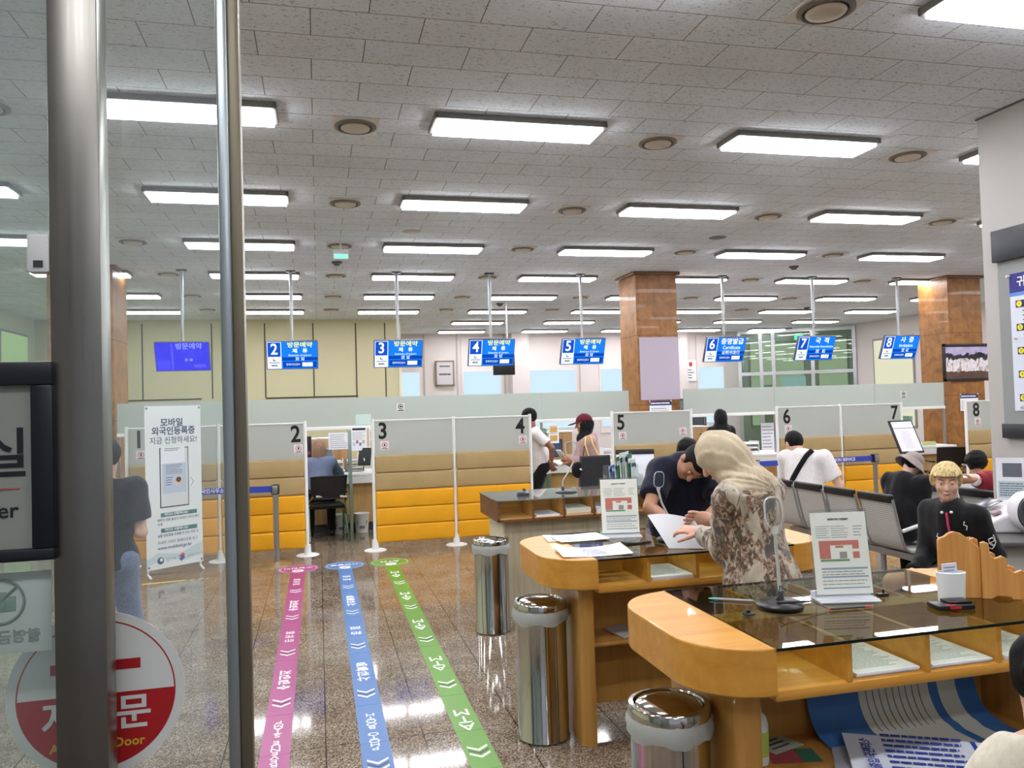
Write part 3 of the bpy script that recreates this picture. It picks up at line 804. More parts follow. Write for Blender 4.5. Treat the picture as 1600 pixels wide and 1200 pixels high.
# ------------------------------------------------------------------ standing banner
bn = thing('standing_banner', 'white standing banner about a mobile registration card beside screen one', 'banner', (-1.53, 9.24, 0), math.atan2(.4, .5))
M_ban = mat('banner_white', (226, 228, 228), .55)
MB().box(-.32, .32, -.002, .002, .09, 1.82).build('sheet', M_ban, bn)
pb = MB(); pb.prism([(-.32, .14), (-.1, .19), (.12, .14), (.32, .2), (.32, .32), (.05, .22), (-.2, .26), (-.32, .2)], .002, .0032, MX); pb.build('wave_print', mat('banner_pale_blue', (196, 210, 212), .6), bn)
navy = mat('banner_navy', (66, 74, 104), .6); teal = mat('banner_teal', (58, 116, 112), .6)
for s_, z, sz, bo, dx in (('모바일', 1.635, .095, .026, -.02), ('외국인등록증', 1.545, .095, .026, 0), ('지금 신청하세요!', 1.445, .082, .006, 0)):
    text(s_, sz, navy, bn, (dx, -.004, z), RF, bold=bo, sx=.95 if len(s_) > 4 else 1)
ph = MB().box(-.165, .165, -.006, -.002, .73, 1.37, .003).build('phone_outline', mat('banner_black', (40, 44, 54), .5), bn)
MB().box(-.155, .155, -.0065, -.005, .742, 1.36).build('phone_screen', mat('banner_phone_face', (214, 214, 212), .6), ph)
MB().box(-.135, .135, -.0075, -.006, .88, 1.2).build('card', mat('banner_card', (186, 196, 216), .6), ph)
MB().box(.0, .095, -.0085, -.007, .96, 1.06).build('card_portrait', mat('banner_portrait', (222, 190, 172), .6), ph)
MB().ball((.045, -.009, 1.02), (.03, .001, .03), 12).build('card_portrait_hair', mat('banner_hair', (60, 40, 40), .6), ph)
fp = MB(); fine_print(fp, -.1, .1, 1.08, 1.19, 6, -.0075, random, .35); fine_print(fp, -.1, -.02, .96, 1.06, 4, -.0075, random, .35); fp.build('card_lines', M_greyink, ph)
MB().box(-.15, .12, -.009, -.007, 1.2, 1.38).build('taped_sheet', M_paper, bn)
fp = MB(); fine_print(fp, -.11, .09, 1.33, 1.37, 2, -.009, random, .4); fp.build('taped_sheet_lines', M_greyink, bn)
ar = MB(); ar.tube([(.19, -.004, 1.03), (.225, -.004, .985), (.19, -.004, .94)], .004, 5); ar.build('arrow_print', mat('banner_arrow', (176, 190, 186), .6), bn)
for z, s1, s2 in ((.655, '어디서 신청하나요?', '체류지 관할 출입국·외국인 사무소에서'), (.49, '어디서 사용하나요?', '실물 신분증을 사용할 수 있는 모든 곳')):
    MB().box(-.16, .255, -.004, -.002, z - .022, z + .022, .001).build('teal_bar', teal, bn)
    text(s1, .034, M_whiteink, bn, (-.12, -.0045, z), RF, 'LEFT', .02)
    text(s2, .033, navy, bn, (-.2, -.003, z - .056), RF, 'LEFT', .012, sx=.92)
text('신청', .033, navy, bn, (-.2, -.003, .555), RF, 'LEFT', .012)
text('자세한 사항은 홈페이지를 참고', .038, navy, bn, (-.2, -.003, .36), RF, 'LEFT', sx=.95)
text('www.mobileid.go.kr', .05, navy, bn, (-.2, -.003, .305), RF, 'LEFT', .016, sx=.95)
MB().prism(disc_prism(.038, 24), .002, .004, Matrix.Translation((-.17, 0, .175)) @ MX).build('emblem', navy, bn)
MB().prism(disc_prism(.018, 20), .004, .005, Matrix.Translation((-.162, 0, .184)) @ MX).build('emblem_core', M_ban, bn)
text('법무부', .042, mat('banner_lightnavy', (124, 130, 150), .6), bn, (-.11, -.003, .172), RF, 'LEFT')
q = MB(); q.add([(.035, -.004, .19), (.08, -.004, .225), (.11, -.004, .20), (.065, -.004, .165)], [(0, 1, 2, 3)]); q.build('logo_red', mat('banner_red', (196, 60, 70), .6), bn)
q = MB(); q.add([(.035, -.0045, .16), (.08, -.0045, .195), (.11, -.0045, .17), (.065, -.0045, .135)], [(0, 1, 2, 3)]); q.build('logo_blue', mat('banner_blue', (60, 80, 160), .6), bn)
text('모바일 신분증', .036, mat('banner_lightnavy', (124, 130, 150), .6), bn, (.13, -.003, .18), RF, 'LEFT', sx=.9)
ey = MB()
for sx_ in (-.3, .3):
    for z in (.12, 1.795): MB().cyl((sx_, -.006, z), (sx_, .004, z), .012, n=12).build('eyelet', M_chrome, bn)
    MB().tube([(sx_, .004, .12), (sx_, .02, .05), (sx_, -.05, .012)], .011, 8).build('foot', M_plasticwhite, bn)
MB().tube([(-.3, .012, .1), (.3, .02, 1.795)], .008, 8).build('cross_rod', M_dgrey, bn)
MB().tube([(.3, .012, .1), (-.3, .02, 1.795)], .008, 8).build('cross_rod', M_dgrey, bn)
# yellow and black warning tape on the floor
t = thing('warning_tape', 'short yellow and black warning tape on the floor before the banner', 'tape', (-1.49, 8.86, 0), .12)
MB().box(-.3, .34, -.02, .02, .0004, .0016).build('yellow_tape', mat('tape_yellow', (214, 196, 60), .5), t)
q = MB()
for x in (.1, .18, .26): q.add([(x, -.02, .002), (x + .04, -.02, .002), (x + .08, .02, .002), (x + .04, .02, .002)], [(0, 1, 2, 3)])
q.build('black_stripe', M_ink, t)
# ------------------------------------------------------------------ belt barriers
M_belt = mat('belt_blue', (44, 66, 168), .6)
def belt(xa, ya, xb, yb, word, label, wx, bz=.83):
    ca = Vector((xa, ya, 0)); d = Vector((xb - xa, yb - ya, 0)); L = d.length
    t = thing('belt_barrier', label, 'barrier', ca, math.atan2(d.y, d.x))
    for x in (0, L):
        p = MB().tube([(x, 0, .02), (x, 0, .82)], .031, 20).build('post', M_alu, t)
        MB().lathe([(0, .04), (.04, .036), (.12, .026), (.165, .012), (.168, 0)], (x, 0, 0), 36).build('base', mat('barrier_base', (168, 150, 118), .3, .8), p)
        MB().box(x - .04, x + .04, -.04, .04, .79, .9, .008).build('head', M_black, p)
        MB().box(x - .03, x + .03, -.043, -.038, .80, .89, .002).build('head_clip', M_alu, p)
    MB().box(.03, L - .03, -.0015, .0015, bz - .035, bz + .035).build('belt', M_belt, t)
    text(word, .058, M_whiteink, t, (wx, -.003, bz), RF, 'CENTER', .012, sx=.95)
    return t
belt(-2.42, 9.66, -.49, 9.38, '법무부 양주출입국·외국인사무소', 'belt barrier with blue Korean lettered belt left of the pink strip', 1.02, .85)
belt(5.6, 9.45, 7.42, 9.45, 'IMMIGRATION SERVICE', 'belt barrier with blue English lettered belt behind the waiting benches', 1.22, .845)
# ------------------------------------------------------------------ writing tables
M_desk = wood('desk_beech', (206, 152, 68), (188, 130, 50), .33, grain=16, axis='X', coat=.12)
M_deskv = wood('desk_beech_upright', (190, 142, 72), (170, 120, 56), .3, grain=16, axis='Z', coat=.3)
M_deskedge = mat('desk_worn_edge', (232, 206, 150), .4)
M_smoke = pane('smoked_table_glass', (218, 224, 210), 1, .0, gloss_rough=.015, fmul=1.0)
M_glassedge = mat('glass_edge_dark', (20, 26, 24), .2)
TZ = .955
M_desk.node_tree.nodes['Principled BSDF'].inputs['Specular IOR Level'].default_value = .3
def d_end(x0, x1, y0, y1, r, left=True, n=10):
    """outline of a table end: rounded corners on the outer side"""
    P = []
    if left:
        P = [(x1, y0)] + [(x1, y1)]
        P += [(x0 + r + r * math.cos(a), y1 - r + r * math.sin(a)) for a in [PI / 2 + PI / 2 * k / n for k in range(n + 1)]]
        P += [(x0 + r + r * math.cos(a), y0 + r + r * math.sin(a)) for a in [PI + PI / 2 * k / n for k in range(n + 1)]]
    else:
        P = [(x0, y1)] + [(x0, y0)]
        P += [(x1 - r + r * math.cos(a), y0 + r + r * math.sin(a)) for a in [-PI / 2 + PI / 2 * k / n for k in range(n + 1)]]
        P += [(x1 - r + r * math.cos(a), y1 - r + r * math.sin(a)) for a in [PI / 2 * k / n for k in range(n + 1)]]
    return P
def writing_table(x0, y0, depth, xs, capw, label):
    """x0: left edge of the glass, xs: divider positions, the last is the right edge of the glass"""
    X0, X1, w = 0, xs[-1] - x0, depth
    t = thing('writing_table', label, 'table', (x0, y0, 0))
    ends = ((-capw, 0, True), (X1, X1 + capw, False))
    for a, b, lf in ends:
        MB().prism(d_end(a, b, 0, w, .24 if capw > .22 else .2, lf), TZ - .148, TZ, bev=.006).build('rounded_end', M_desk, t)
    MB().box(X0 - .006, X1 + .006, -.002, w + .002, TZ - .0095, TZ + .0).build('glass_top', M_smoke, t)
    MB().box(X0, X1, -.0045, -.002, TZ - .0095, TZ).build('glass_edge', M_glassedge, t)
    MB().box(X0, X1, w + .002, w + .0045, TZ - .0095, TZ).build('glass_edge', M_glassedge, t)
    MB().box(X0, X1, .012, w - .012, TZ - .172, TZ - .134, .012).build('tray_floor', M_desk, t)
    MB().box(X0, X1, w / 2 - .0525, w / 2 + .0525, TZ - .134, TZ - .012).build('centre_rail', M_desk, t)
    for x in xs[:-1]:
        for s in (0, 1):
            ya, yb = (.014, w / 2 - .0525) if s == 0 else (w / 2 + .0525, w - .014)
            MB().box(x - x0 - .009, x - x0 + .009, ya, yb, TZ - .134, TZ - .012).build('divider', M_desk, t)
    # legs: rounded uprights, a back panel between them, a shelf
    for lf, a in ((True, -.06), (False, X1 - .01)):
        MB().prism(d_end(a, a + .07, .12, w - .12, .055, lf), 0, TZ - .148).build('leg', M_deskv, t)
    MB().box(.02, X1 - .02, w / 2 - .012, w / 2 + .012, .11, TZ - .172).build('modesty_panel', M_deskv, t)
    MB().box(0, X1, .15, w - .15, .48, .505, .01).build('shelf', M_deskv, t)
    return t
T2 = writing_table(1.31, 3.69, .8, [1.58, 1.845, 2.115, 2.385], .245, 'beech writing table with smoked glass top between the two visitors')
T3 = writing_table(1.34, 2.185, .8, [1.605, 1.895, 2.175, 2.47], .24, 'nearest beech writing table with smoked glass top in the foreground')
# far table: pine tray on a pale stone base
M_pine = wood('pine_tray', (222, 170, 98), (192, 136, 68), .45, grain=26, axis='X', coat=.05)
M_pinedk = wood('pine_dark_edge', (128, 84, 48), (92, 58, 32), .5, grain=22, axis='Y', coat=.05)
M_travert = wood('stone_laminate', (188, 178, 152), (166, 154, 126), .45, grain=34, axis='Z', coat=.1)
t1 = thing('writing_table', 'far writing table with pine form tray on a pale striped pedestal', 'table', (1.4, 6.215, 0))
W = 1.56
MB().box(-.012, W, .0, .69, TZ - .165, TZ - .147).build('tray_floor', M_pine, t1)
MB().box(-.03, -.008, .0, .69, TZ - .17, TZ - .006).build('tray_side', M_pinedk, t1)
MB().box(W - .012, W + .008, 0, .69, TZ - .17, TZ - .006).build('tray_side', M_pinedk, t1)
MB().box(0, W - .012, .335, .355, TZ - .147, TZ - .008).build('centre_rail', M_pine, t1)
for x in (.268, .528, .788, 1.05, 1.31): MB().box(x - .008, x + .008, .004, .686, TZ - .147, TZ - .008).build('divider', M_pine, t1)
fe = MB()
for x in (-.02, .268, .528, .788, 1.05, 1.31, W - .002): fe.box(x - .009, x + .009, -.004, .003, TZ - .165, TZ - .008)
fe.box(-.03, W + .006, -.004, .002, TZ - .17, TZ - .152); fe.build('front_edging', M_pinedk, t1)
MB().box(-.034, W + .012, -.012, .70, TZ - .006, TZ + .002).build('glass_top', pane('far_table_glass', (176, 184, 180), 1, .25, (206, 212, 208), .02), t1)
MB().box(.04, W - .05, .1, .62, 0, TZ - .17).build('pedestal', M_travert, t1)
MB().box(.035, .05, .095, .625, 0, TZ - .17).build('pedestal_edge', mat('pedestal_pale', (204, 196, 170), .5), t1)
# papers lying in the trays
def stack(x, y, z, w, d, h, m, label, group='form stacks in the table trays', rz=0, skew=.012):
    t = thing('paper_stack', label, 'paper', (x, y, z), rz, group)
    b = MB(); n = max(2, int(h / .006)); rnd = random.Random(int(x * 1000))
    for k in range(n):
        dx, dy = rnd.uniform(-skew, skew) * .4, rnd.uniform(-skew, skew) * .4
        b.box(-w / 2 + dx, w / 2 + dx, -d / 2 + dy, d / 2 + dy, h * k / n, h * (k + .96) / n)
    b.build('sheets', m, t)
    f = MB(); fine_print(f, -w / 2 + .02, w / 2 - .02, -d / 2 + .03, d / 2 - .02, 22, 0, rnd, .35)
    f.xf(Matrix.Translation((0, 0, h + .0002)) @ Matrix.Rotation(-PI / 2, 4, 'X'))
    f.build('printed_lines', mat('pale_print', (186, 188, 196), .7), t)
    return t
tf = TZ - .1335
stack(1.715, 3.865, tf, .225, .29, .018, M_paper, 'white form stack in a tray slot of the middle table')
stack(1.755, 2.36, tf, .235, .29, .016, M_paper, 'white form stack in the second tray slot of the nearest table')
stack(2.035, 2.36, tf, .235, .29, .014, M_paper, 'white form stack in the third tray slot of the nearest table')
stack(2.32, 2.36, tf, .23, .29, .014, M_paper, 'white form stack beside the dark haired person in the corner')
stack(1.8, 6.38, TZ - .1465, .2, .29, .012, M_paper, 'thin white form stack in the second slot of the far tray')
stack(2.06, 6.38, TZ - .1465, .215, .29, .05, M_creampaper, 'thick cream form stack in the third slot of the far tray')
stack(2.32, 6.38, TZ - .1465, .215, .29, .05, M_paper, 'thick white form stack in the fourth slot of the far tray')
# loose papers on the middle table
def sheet(x, y, z, w, d, rz, label, curl=.004, m=None, tilt=0):
    t = thing('paper_sheet', label, 'paper', (x, y, z), rz)
    n = 8; vs, fs = [], []
    for i in range(n + 1):
        u = i / n
        for j in range(n + 1):
            v = j / n
            vs.append(((u - .5) * w, (v - .5) * d, .0008 + curl * (abs(u - .5) * 2) ** 2 * (.5 + v)))
    for i in range(n):
        for j in range(n):
            a = i * (n + 1) + j; fs.append((a, a + n + 1, a + n + 2, a + 1))
    b = MB().add(vs, fs, True); b.add([(v[0], v[1], v[2] - .0007) for v in vs], [tuple(reversed(f)) for f in fs], True)
    b.build('sheet', m or M_paper, t)
    f = MB(); fine_print(f, -w / 2 + .02, w / 2 - .03, -d / 2 + .03, d / 2 - .02, 16, 0, random.Random(3), .3)
    f.xf(Matrix.Translation((0, 0, .0022)) @ Matrix.Rotation(-PI / 2, 4, 'X')); f.build('printed_lines', mat('pale_print', (186, 188, 196), .7), t)
    return t
sheet(1.375, 4.33, TZ + .001, .29, .21, -.12, 'white form lying at the far left corner of the middle table', .004)
sheet(1.41, 4.28, TZ + .006, .29, .21, .05, 'upper white form lying on another at the middle table corner', .004)
sheet(1.35, 3.88, TZ + .001, .36, .25, -.1, 'blank white folded sheet on the rounded end of the middle table', .012)
# phone on the middle table
t = thing('smartphone', 'dark smartphone lying on the middle table by the info stand', 'phone', (1.655, 4.04, TZ), .1)
MB().box(-.075, .075, -.037, .037, .0005, .009, .003).build('body', M_black, t)
MB().box(-.07, .07, -.033, .033, .009, .0096).build('screen', mat('phone_screen', (30, 32, 36), .12), t)
MB().box(-.068, -.045, -.03, -.01, .0096, .011, .001).build('camera_bump', M_dgrey, t)
# ------------------------------------------------ acrylic info stands
def info_stand(x, y, rz, label, sc=1.0):
    t = thing('info_stand', label, 'info stand', (x, y, TZ), rz)
    lean = Matrix.Rotation(math.radians(-9), 4, 'X')
    h = .305
    MB().box(-.112, .112, -.002, .002, .012, h + .03).xf(lean).build('acrylic_plate', M_acrylic, t)
    sp = MB().box(-.106, .106, -.0035, -.002, .02, h + .018).xf(lean).build('sheet', mat('stand_sheet', (222, 224, 214), .6), t)
    bs = MB()
    for k in range(9):
        y0 = -.045 + k * .011
        bs.box(-.112, .112, y0, y0 + .008, .0005, .004 + .004 * (k % 2) + (.02 if k > 6 else 0))
    bs.box(-.112, .112, -.05, .06, 0, .0035)
    bs.build('acrylic_foot', mat('bright_acrylic', (238, 240, 246), .15, alpha=.75), t)
    text('REENTRY PERMIT', .0105, M_ink, sp, (0, -.0042, h - .008), RF, bold=.012).matrix_local
    rows = [(-.085, .07, h - .03, h - .065, 5, M_greyink)]
    f = MB(); fine_print(f, -.09, -.035, h - .08, h - .03, 6, -.0036, random, .3); fine_print(f, -.03, .04, h - .08, h - .03, 6, -.0036, random, .3); fine_print(f, .055, .09, h - .075, h - .03, 4, -.0036, random, .3)
    f.xf(lean).build('printed_lines', mat('stand_print', (150, 152, 150), .7), sp)
    red = mat('stand_red', (186, 112, 100), .7); grn = mat('stand_green', (104, 146, 108), .7); blu = mat('stand_blue', (140, 156, 176), .7); gry = mat('stand_grey', (150, 140, 136), .7)
    r = MB(); r.box(-.082, .07, -.0042, -.0036, h - .105, h - .088); r.box(-.082, -.04, -.0042, -.0036, h - .155, h - .105); r.box(.045, .07, -.0042, -.0036, h - .12, h - .105); r.box(.045, .07, -.0042, -.0036, h - .155, h - .13); r.box(-.02, .01, -.0042, -.0036, h - .115, h - .107)
    r.xf(lean).build('red_blocks', red, sp)
    r = MB(); r.box(-.006, .022, -.0042, -.0036, h - .155, h - .13); r.xf(lean).build('grey_block', gry, sp)
    MB().box(-.08, .03, -.0042, -.0036, h - .165, h - .157).xf(lean).build('green_bar', grn, sp)
    r = MB(); r.box(-.08, .095, -.0042, -.0036, h - .195, h - .188); r.box(-.08, .095, -.0042, -.0036, h - .225, h - .219); r.box(-.08, .095, -.0042, -.0036, h - .265, h - .26)
    r.xf(lean).build('blue_bars', blu, sp)
    f = MB(); fine_print(f, -.08, .09, h - .255, h - .23, 2, -.0036, random, .3, .2); fine_print(f, -.08, .09, h - .218, h - .198, 2, -.0036, random, .4, .2); f.xf(lean).build('printed_lines', mat('stand_print', (150, 152, 150), .7), sp)
    return t
info_stand(1.905, 2.62, -.22, 'acrylic info sheet stand on the nearest table beside the magnifier')
info_stand(1.66, 4.27, -.22, 'acrylic info sheet stand on the middle table beside loose forms')
for o_ in TEXTS[-2:]:
    o_.rotation_euler = (PI / 2 - math.radians(9), 0, 0); o_.location = (0, -.0045 + .297 * math.sin(math.radians(9)) * 1.0, .297 * math.cos(math.radians(9)))
# ------------------------------------------------ magnifiers on bendy necks
def magnifier(x, y, rz, neck, head_rot, label, r=.085):
    t = thing('reading_magnifier', label, 'magnifier', (x, y, TZ), rz)
    MB().lathe([(0, .022), (r * .55, .021), (r * .9, .016), (r, .008), (r * .98, .0)], n=40).build('base', M_black, t)
    g = MB().lathe([(.010, .02), (.014, .022), (.012, .05), (.008, .055), (0, .055)], (neck[0][0], neck[0][1], 0), 14); g.build('neck_socket', M_dgrey, t)
    MB().tube(neck, .0062, 10).build('neck', mat('neck_grey', (196, 198, 196), .35, .3), t)
    e = Vector(neck[-1]); R_ = Matrix.Translation(e) @ head_rot
    MB().cyl((0, 0, 0), (0, 0, .026), .011, .015, 14).xf(R_).build('lens_collar', mat('clear_plastic', (226, 230, 230), .1, alpha=.6), t)
    P = []
    for a in [2 * PI * k / 40 for k in range(40)]:
        c_, s_ = math.cos(a), math.sin(a)
        P.append((.042 * math.copysign(abs(c_) ** .6, c_), .078 + .054 * math.copysign(abs(s_) ** .6, s_)))
    lens = mat('clear_lens', (240, 244, 244), .04, trans=1, ior=1.45)
    L = MB().prism(P, -.006, .006, MX, bev=.004); L.xf(R_).build('lens', lens, t)
    rim = MB().tube([(p[0], 0, p[1]) for p in P] + [(P[0][0], 0, P[0][1])], .0035, 6, False).xf(R_).build('lens_rim', mat('clear_plastic', (226, 230, 230), .1, alpha=.6), t)
    # chained ball pens lying on the base
    return t
def pen(p0, p1, m, label, tip=None, r=.0045):
    a, b = Vector(p0), Vector(p1); d = (b - a)
    t = thing('ballpoint_pen', label, 'pen', a)
    MB().tube([(0, 0, 0), d * .8], r, 10).build('barrel', m, t)
    MB().tube([d * .8, d * .93, d], [r, r * .7, .001], 10).build('tip', tip or M_dgrey, t)
    MB().tube([d * .02, d * -.04], r * .8, 8).build('button', tip or M_dgrey, t)
    return t
I4 = Matrix.Identity(4)
magnifier(1.63, 2.62, 0, [(.0, .0, .02), (-.002, .0, .12), (-.008, 0, .2), (-.012, -.004, .265)], Matrix.Rotation(.02, 4, 'Y') @ Matrix.Rotation(.3, 4, 'Z') @ Matrix.Rotation(-.12, 4, 'X'), 'clear reading magnifier on a black disc base, nearest table')
magnifier(1.84, 4.04, 0, [(.05, .04, .02), (.03, .04, .12), (-.01, .04, .2), (-.03, .035, .27)], Matrix.Rotation(.1, 4, 'Y') @ Matrix.Rotation(.2, 4, 'Z') @ Matrix.Scale(.78, 4), 'clear reading magnifier bending over the middle table between both visitors', .06)
magnifier(2.06, 6.56, 0, [(-.03, 0, .02), (-.03, .0, .1), (.03, 0, .18), (.07, 0, .26), (.06, 0, .3)], Matrix.Rotation(-.05, 4, 'Y') @ Matrix.Rotation(.1, 4, 'Z') @ Matrix.Scale(1.3, 4, (1, 0, 0)), 'clear reading magnifier with wide head on the far table', .095)
pen((1.60, 2.585, TZ + .024), (1.715, 2.555, TZ + .024), mat('pen_grey', (56, 58, 64), .4), 'dark pen resting across the black magnifier base')
pen((1.56, 2.70, TZ + .006), (1.43, 2.79, TZ + .006), mat('pen_silver', (150, 156, 160), .35), 'silver pen on the glass left of the magnifier base', mat('pen_mint', (90, 190, 170), .4))
pen((1.755, 2.50, TZ + .006), (1.92, 2.485, TZ + .006), mat('pen_graphite', (70, 64, 66), .4), 'graphite pen with red band before the info stand', mat('pen_red', (196, 60, 64), .4))
t = thing('pen_chain', 'thin black chained cord from the magnifier to the graphite pen', 'cord', (1.645, 2.6, TZ + .06))
MB().tube([(0, 0, 0), (.03, -.02, -.01), (.07, -.06, -.035), (.1, -.095, -.052)], .0016, 6).build('cord', M_dgrey, t)
MB().tube([(0, 0, 0), (-.02, .01, .015), (-.035, 0, -.01), (-.02, -.01, .0), (-.045, .0, -.03)], .003, 6).build('coil', M_dgrey, t)
t = thing('cable_grommet', 'small black round stub on the glass left of the magnifier', 'grommet', (1.465, 2.56, TZ))
MB().lathe([(0, .006), (.012, .006), (.022, .005), (.024, .001), (.024, 0)], n=24).build('flange', M_black, t)
MB().cyl((0, 0, .004), (0, 0, .014), .007, n=12).build('stem', M_black, t)
t = thing('pen_stand', 'small black pen clip right of the near info stand', 'pen holder', (2.065, 2.62, TZ))
MB().box(-.022, .022, -.012, .012, 0, .01, .003).build('base', M_black, t)
MB().cyl((.005, 0, .008), (.005, 0, .024), .005, n=10).build('stem', M_black, t)
# ------------------------------------------------ wooden step block, white cup, ink pad
wb = thing('wooden_holder', 'carved wooden stepped leaflet holder on the nearest table', 'holder', (2.30, 2.50, TZ), -.35)
M_hold = wood('holder_pine', (216, 158, 88), (190, 128, 62), .4, grain=30, axis='Z')
P = [(-.068, 0), (.078, 0), (.078, .185), (.06, .2), (.035, .222), (.012, .24), (-.012, .246), (-.03, .24), (-.045, .228), (-.062, .222), (-.068, .215)]
MB().prism(P, -.009, .009, MX, bev=.003).build('back_board', M_hold, wb)
P = [(-.13, 0), (-.10, 0), (-.09, .01), (-.05, .012), (-.03, 0), (.0, 0), (.0, .205), (-.012, .21), (-.026, .203), (-.03, .16), (-.045, .148), (-.068, .158), (-.082, .15), (-.088, .112), (-.108, .098), (-.13, .108), (-.146, .1), (-.15, .068), (-.17, .05), (-.195, .062), (-.212, .056), (-.214, 0)]
P = [(-x, z) for x, z in P][::-1]
MB().prism(P, -.009, .009, MX, bev=.003).xf(Matrix.Translation((.078, -.01, 0)) @ Matrix.Rotation(-.16, 4, 'Z')).build('step_side', M_hold, wb)
MB().prism(P, -.009, .009, MX, bev=.003).xf(Matrix.Translation((.078, .075, 0)) @ Matrix.Rotation(-.16, 4, 'Z')).build('step_side', M_hold, wb)
cup = thing('pen_cup', 'white oval desk cup holding folded cards before the wooden holder', 'cup', (2.232, 2.46, TZ), -.3)
n = 28
def oval(a_, b_): return [(a_ * math.cos(2 * PI * k / n), b_ * math.sin(2 * PI * k / n)) for k in range(n)]
cm = MB()
for (a0, b0, z0), (a1, b1, z1) in (((.046, .03, .001), (.052, .034, .108)), ((.052, .034, .108), (.048, .030, .110)), ((.048, .030, .110), (.043, .027, .01))):
    p0, p1 = oval(a0, b0), oval(a1, b1)
    cm.add([(x, y, z0) for x, y in p0] + [(x, y, z1) for x, y in p1], [(k, (k + 1) % n, n + (k + 1) % n, n + k) for k in range(n)], True)
cm.add([(x, y, .001) for x, y in oval(.046, .03)], [tuple(reversed(range(n)))]); cm.add([(x, y, .01) for x, y in oval(.043, .027)], [tuple(range(n))])
cm.build('cup_body', M_plasticwhite, cup)
t = thing('folded_card', 'folded white card standing in the white desk cup', 'card', (2.24, 2.462, TZ + .0105), -.3)
b = MB().box(-.026, .026, -.003, .003, .002, .128); b.xf(Matrix.Rotation(-.08, 4, 'Y')); b.build('card', mat('card_bluewhite', (216, 220, 236), .7), t)
f = MB(); fine_print(f, -.021, .021, .075, .12, 4, -.003, random, .3); f.xf(Matrix.Rotation(-.08, 4, 'Y')); f.build('printed_lines', M_greyink, t)
ip = thing('ink_pad', 'black ink pad case with red label before the white cup', 'ink pad', (2.165, 2.39, TZ), -.18)
MB().box(-.068, .068, -.035, .04, 0, .018, .005).build('case', M_black, ip)
MB().box(-.02, .066, -.02, .038, .018, .027, .004).build('lid', M_black, ip)
MB().box(-.025, .015, -.036, -.0352, .006, .014).build('label_face', M_red, ip)
MB().box(-.035, .005, -.03, -.016, .018, .0186).build('label_top', M_red, ip)
# ------------------------------------------------ leaflet rack on the far table
lr = thing('leaflet_rack', 'clear leaflet rack full of brochures on the far table', 'rack', (2.60, 6.6, TZ + .003), -.15)
a = MB().box(-.16, .16, -.08, .08, 0, .006); a.box(-.16, .16, -.082, -.078, 0, .1); a.box(-.162, -.158, -.08, .08, 0, .12); a.box(.158, .162, -.08, .08, 0, .12); a.box(-.16, .16, .078, .082, 0, .2)
a.build('tray', M_acrylic, lr)
cols_ = [((150, 178, 206), .19), ((90, 112, 168), .2), ((210, 220, 226), .22), ((60, 120, 96), .27), ((206, 216, 200), .3), ((176, 196, 190), .26), ((222, 226, 224), .31), ((60, 110, 88), .29), ((190, 206, 196), .24)]
for k, (c, h) in enumerate(cols_):
    q = thing('brochure', '%s brochure standing in the leaflet rack on the far table' % ['pale blue', 'blue', 'white', 'dark green', 'cream', 'grey green', 'tall white', 'tall dark green', 'mint'][k], 'brochure',
              (2.60 - .098 + .0245 * k, 6.6 - .015 * (k - 4) * .15, TZ + .0155), -.15 + .9, 'brochures in the leaflet rack')
    m_ = mat('brochure_%d' % k, c, .4)
    MB().box(-.042, .042, -.003, .003, 0, h).xf(Matrix.Rotation(-.09 + .03 * (k % 3), 4, 'Y')).build('cover', m_, q)
    MB().box(-.042, .042, -.0034, -.003, h * .72, h * .86).xf(Matrix.Rotation(-.09 + .03 * (k % 3), 4, 'Y')).build('title_band', M_paper if k % 2 else mat('brochure_navy', (50, 66, 110), .5), q)
t = thing('orange_card', 'orange card leaning on the leaflet rack', 'card', (2.62, 6.49, TZ + .003), -.1)
MB().box(-.04, .04, -.002, .002, 0.001, .06).build('card', mat('orange_card', (232, 156, 60), .5), t)
# small black calculator and cords on the far table
t = thing('hole_punch', 'small dark hole punch on the left of the far table', 'hole punch', (1.66, 6.5, TZ + .003))
MB().box(-.05, .05, -.025, .025, 0, .02, .004).build('base', M_dgrey, t)
MB().box(-.045, .02, -.02, .02, .02, .034, .004).build('lever', M_grey, t)
MB().box(.0, .02, -.01, .01, .034, .056, .003).build('press', M_dgrey, t)
# ------------------------------------------------ lower shelf of the nearest table
sh = .5065
def curved_sheet(name, pts, w0, w1, m, parent):
    """a sheet bent along the profile pts (y, z), from x w0 to w1"""
    vs, fs = [], []
    for y, z in pts: vs += [(w0, y, z), (w1, y, z)]
    for i in range(len(pts) - 1): fs.append((2 * i, 2 * i + 1, 2 * i + 3, 2 * i + 2))
    b = MB().add(vs, fs, True); b.add([(v[0], v[1] + .0006, v[2] - .001) for v in vs], [tuple(reversed(f)) for f in fs], True)
    return b.build(name, m, parent)
M_pblue = mat('poster_blue', (62, 112, 176), .5)
pr = thing('rolled_poster', 'blue and white poster curled up on the lower shelf', 'poster', (1.95, 2.375, sh))
prof = [(.16 - .16 * math.cos(a) , .003 + .17 * (1 - math.cos(a)) * .9) for a in [PI * .75 * k / 16 for k in range(17)]]
prof = [(-.05, .002), (.05, .002)] + [(.08 + .1 * math.sin(a), .012 + .14 * (1 - math.cos(a))) for a in [PI * .55 * k / 12 for k in range(13)]]
curved_sheet('blue_sheet', prof, -.27, .45, M_pblue, pr)
curved_sheet('white_panel', [(y - .002, z + .0015) for y, z in prof], -.06, .24, mat('poster_cream', (206, 210, 200), .6), pr)
curved_sheet('white_strip', [(y - .002, z + .0015) for y, z in prof], .28, .36, mat('poster_cream', (206, 210, 200), .6), pr)
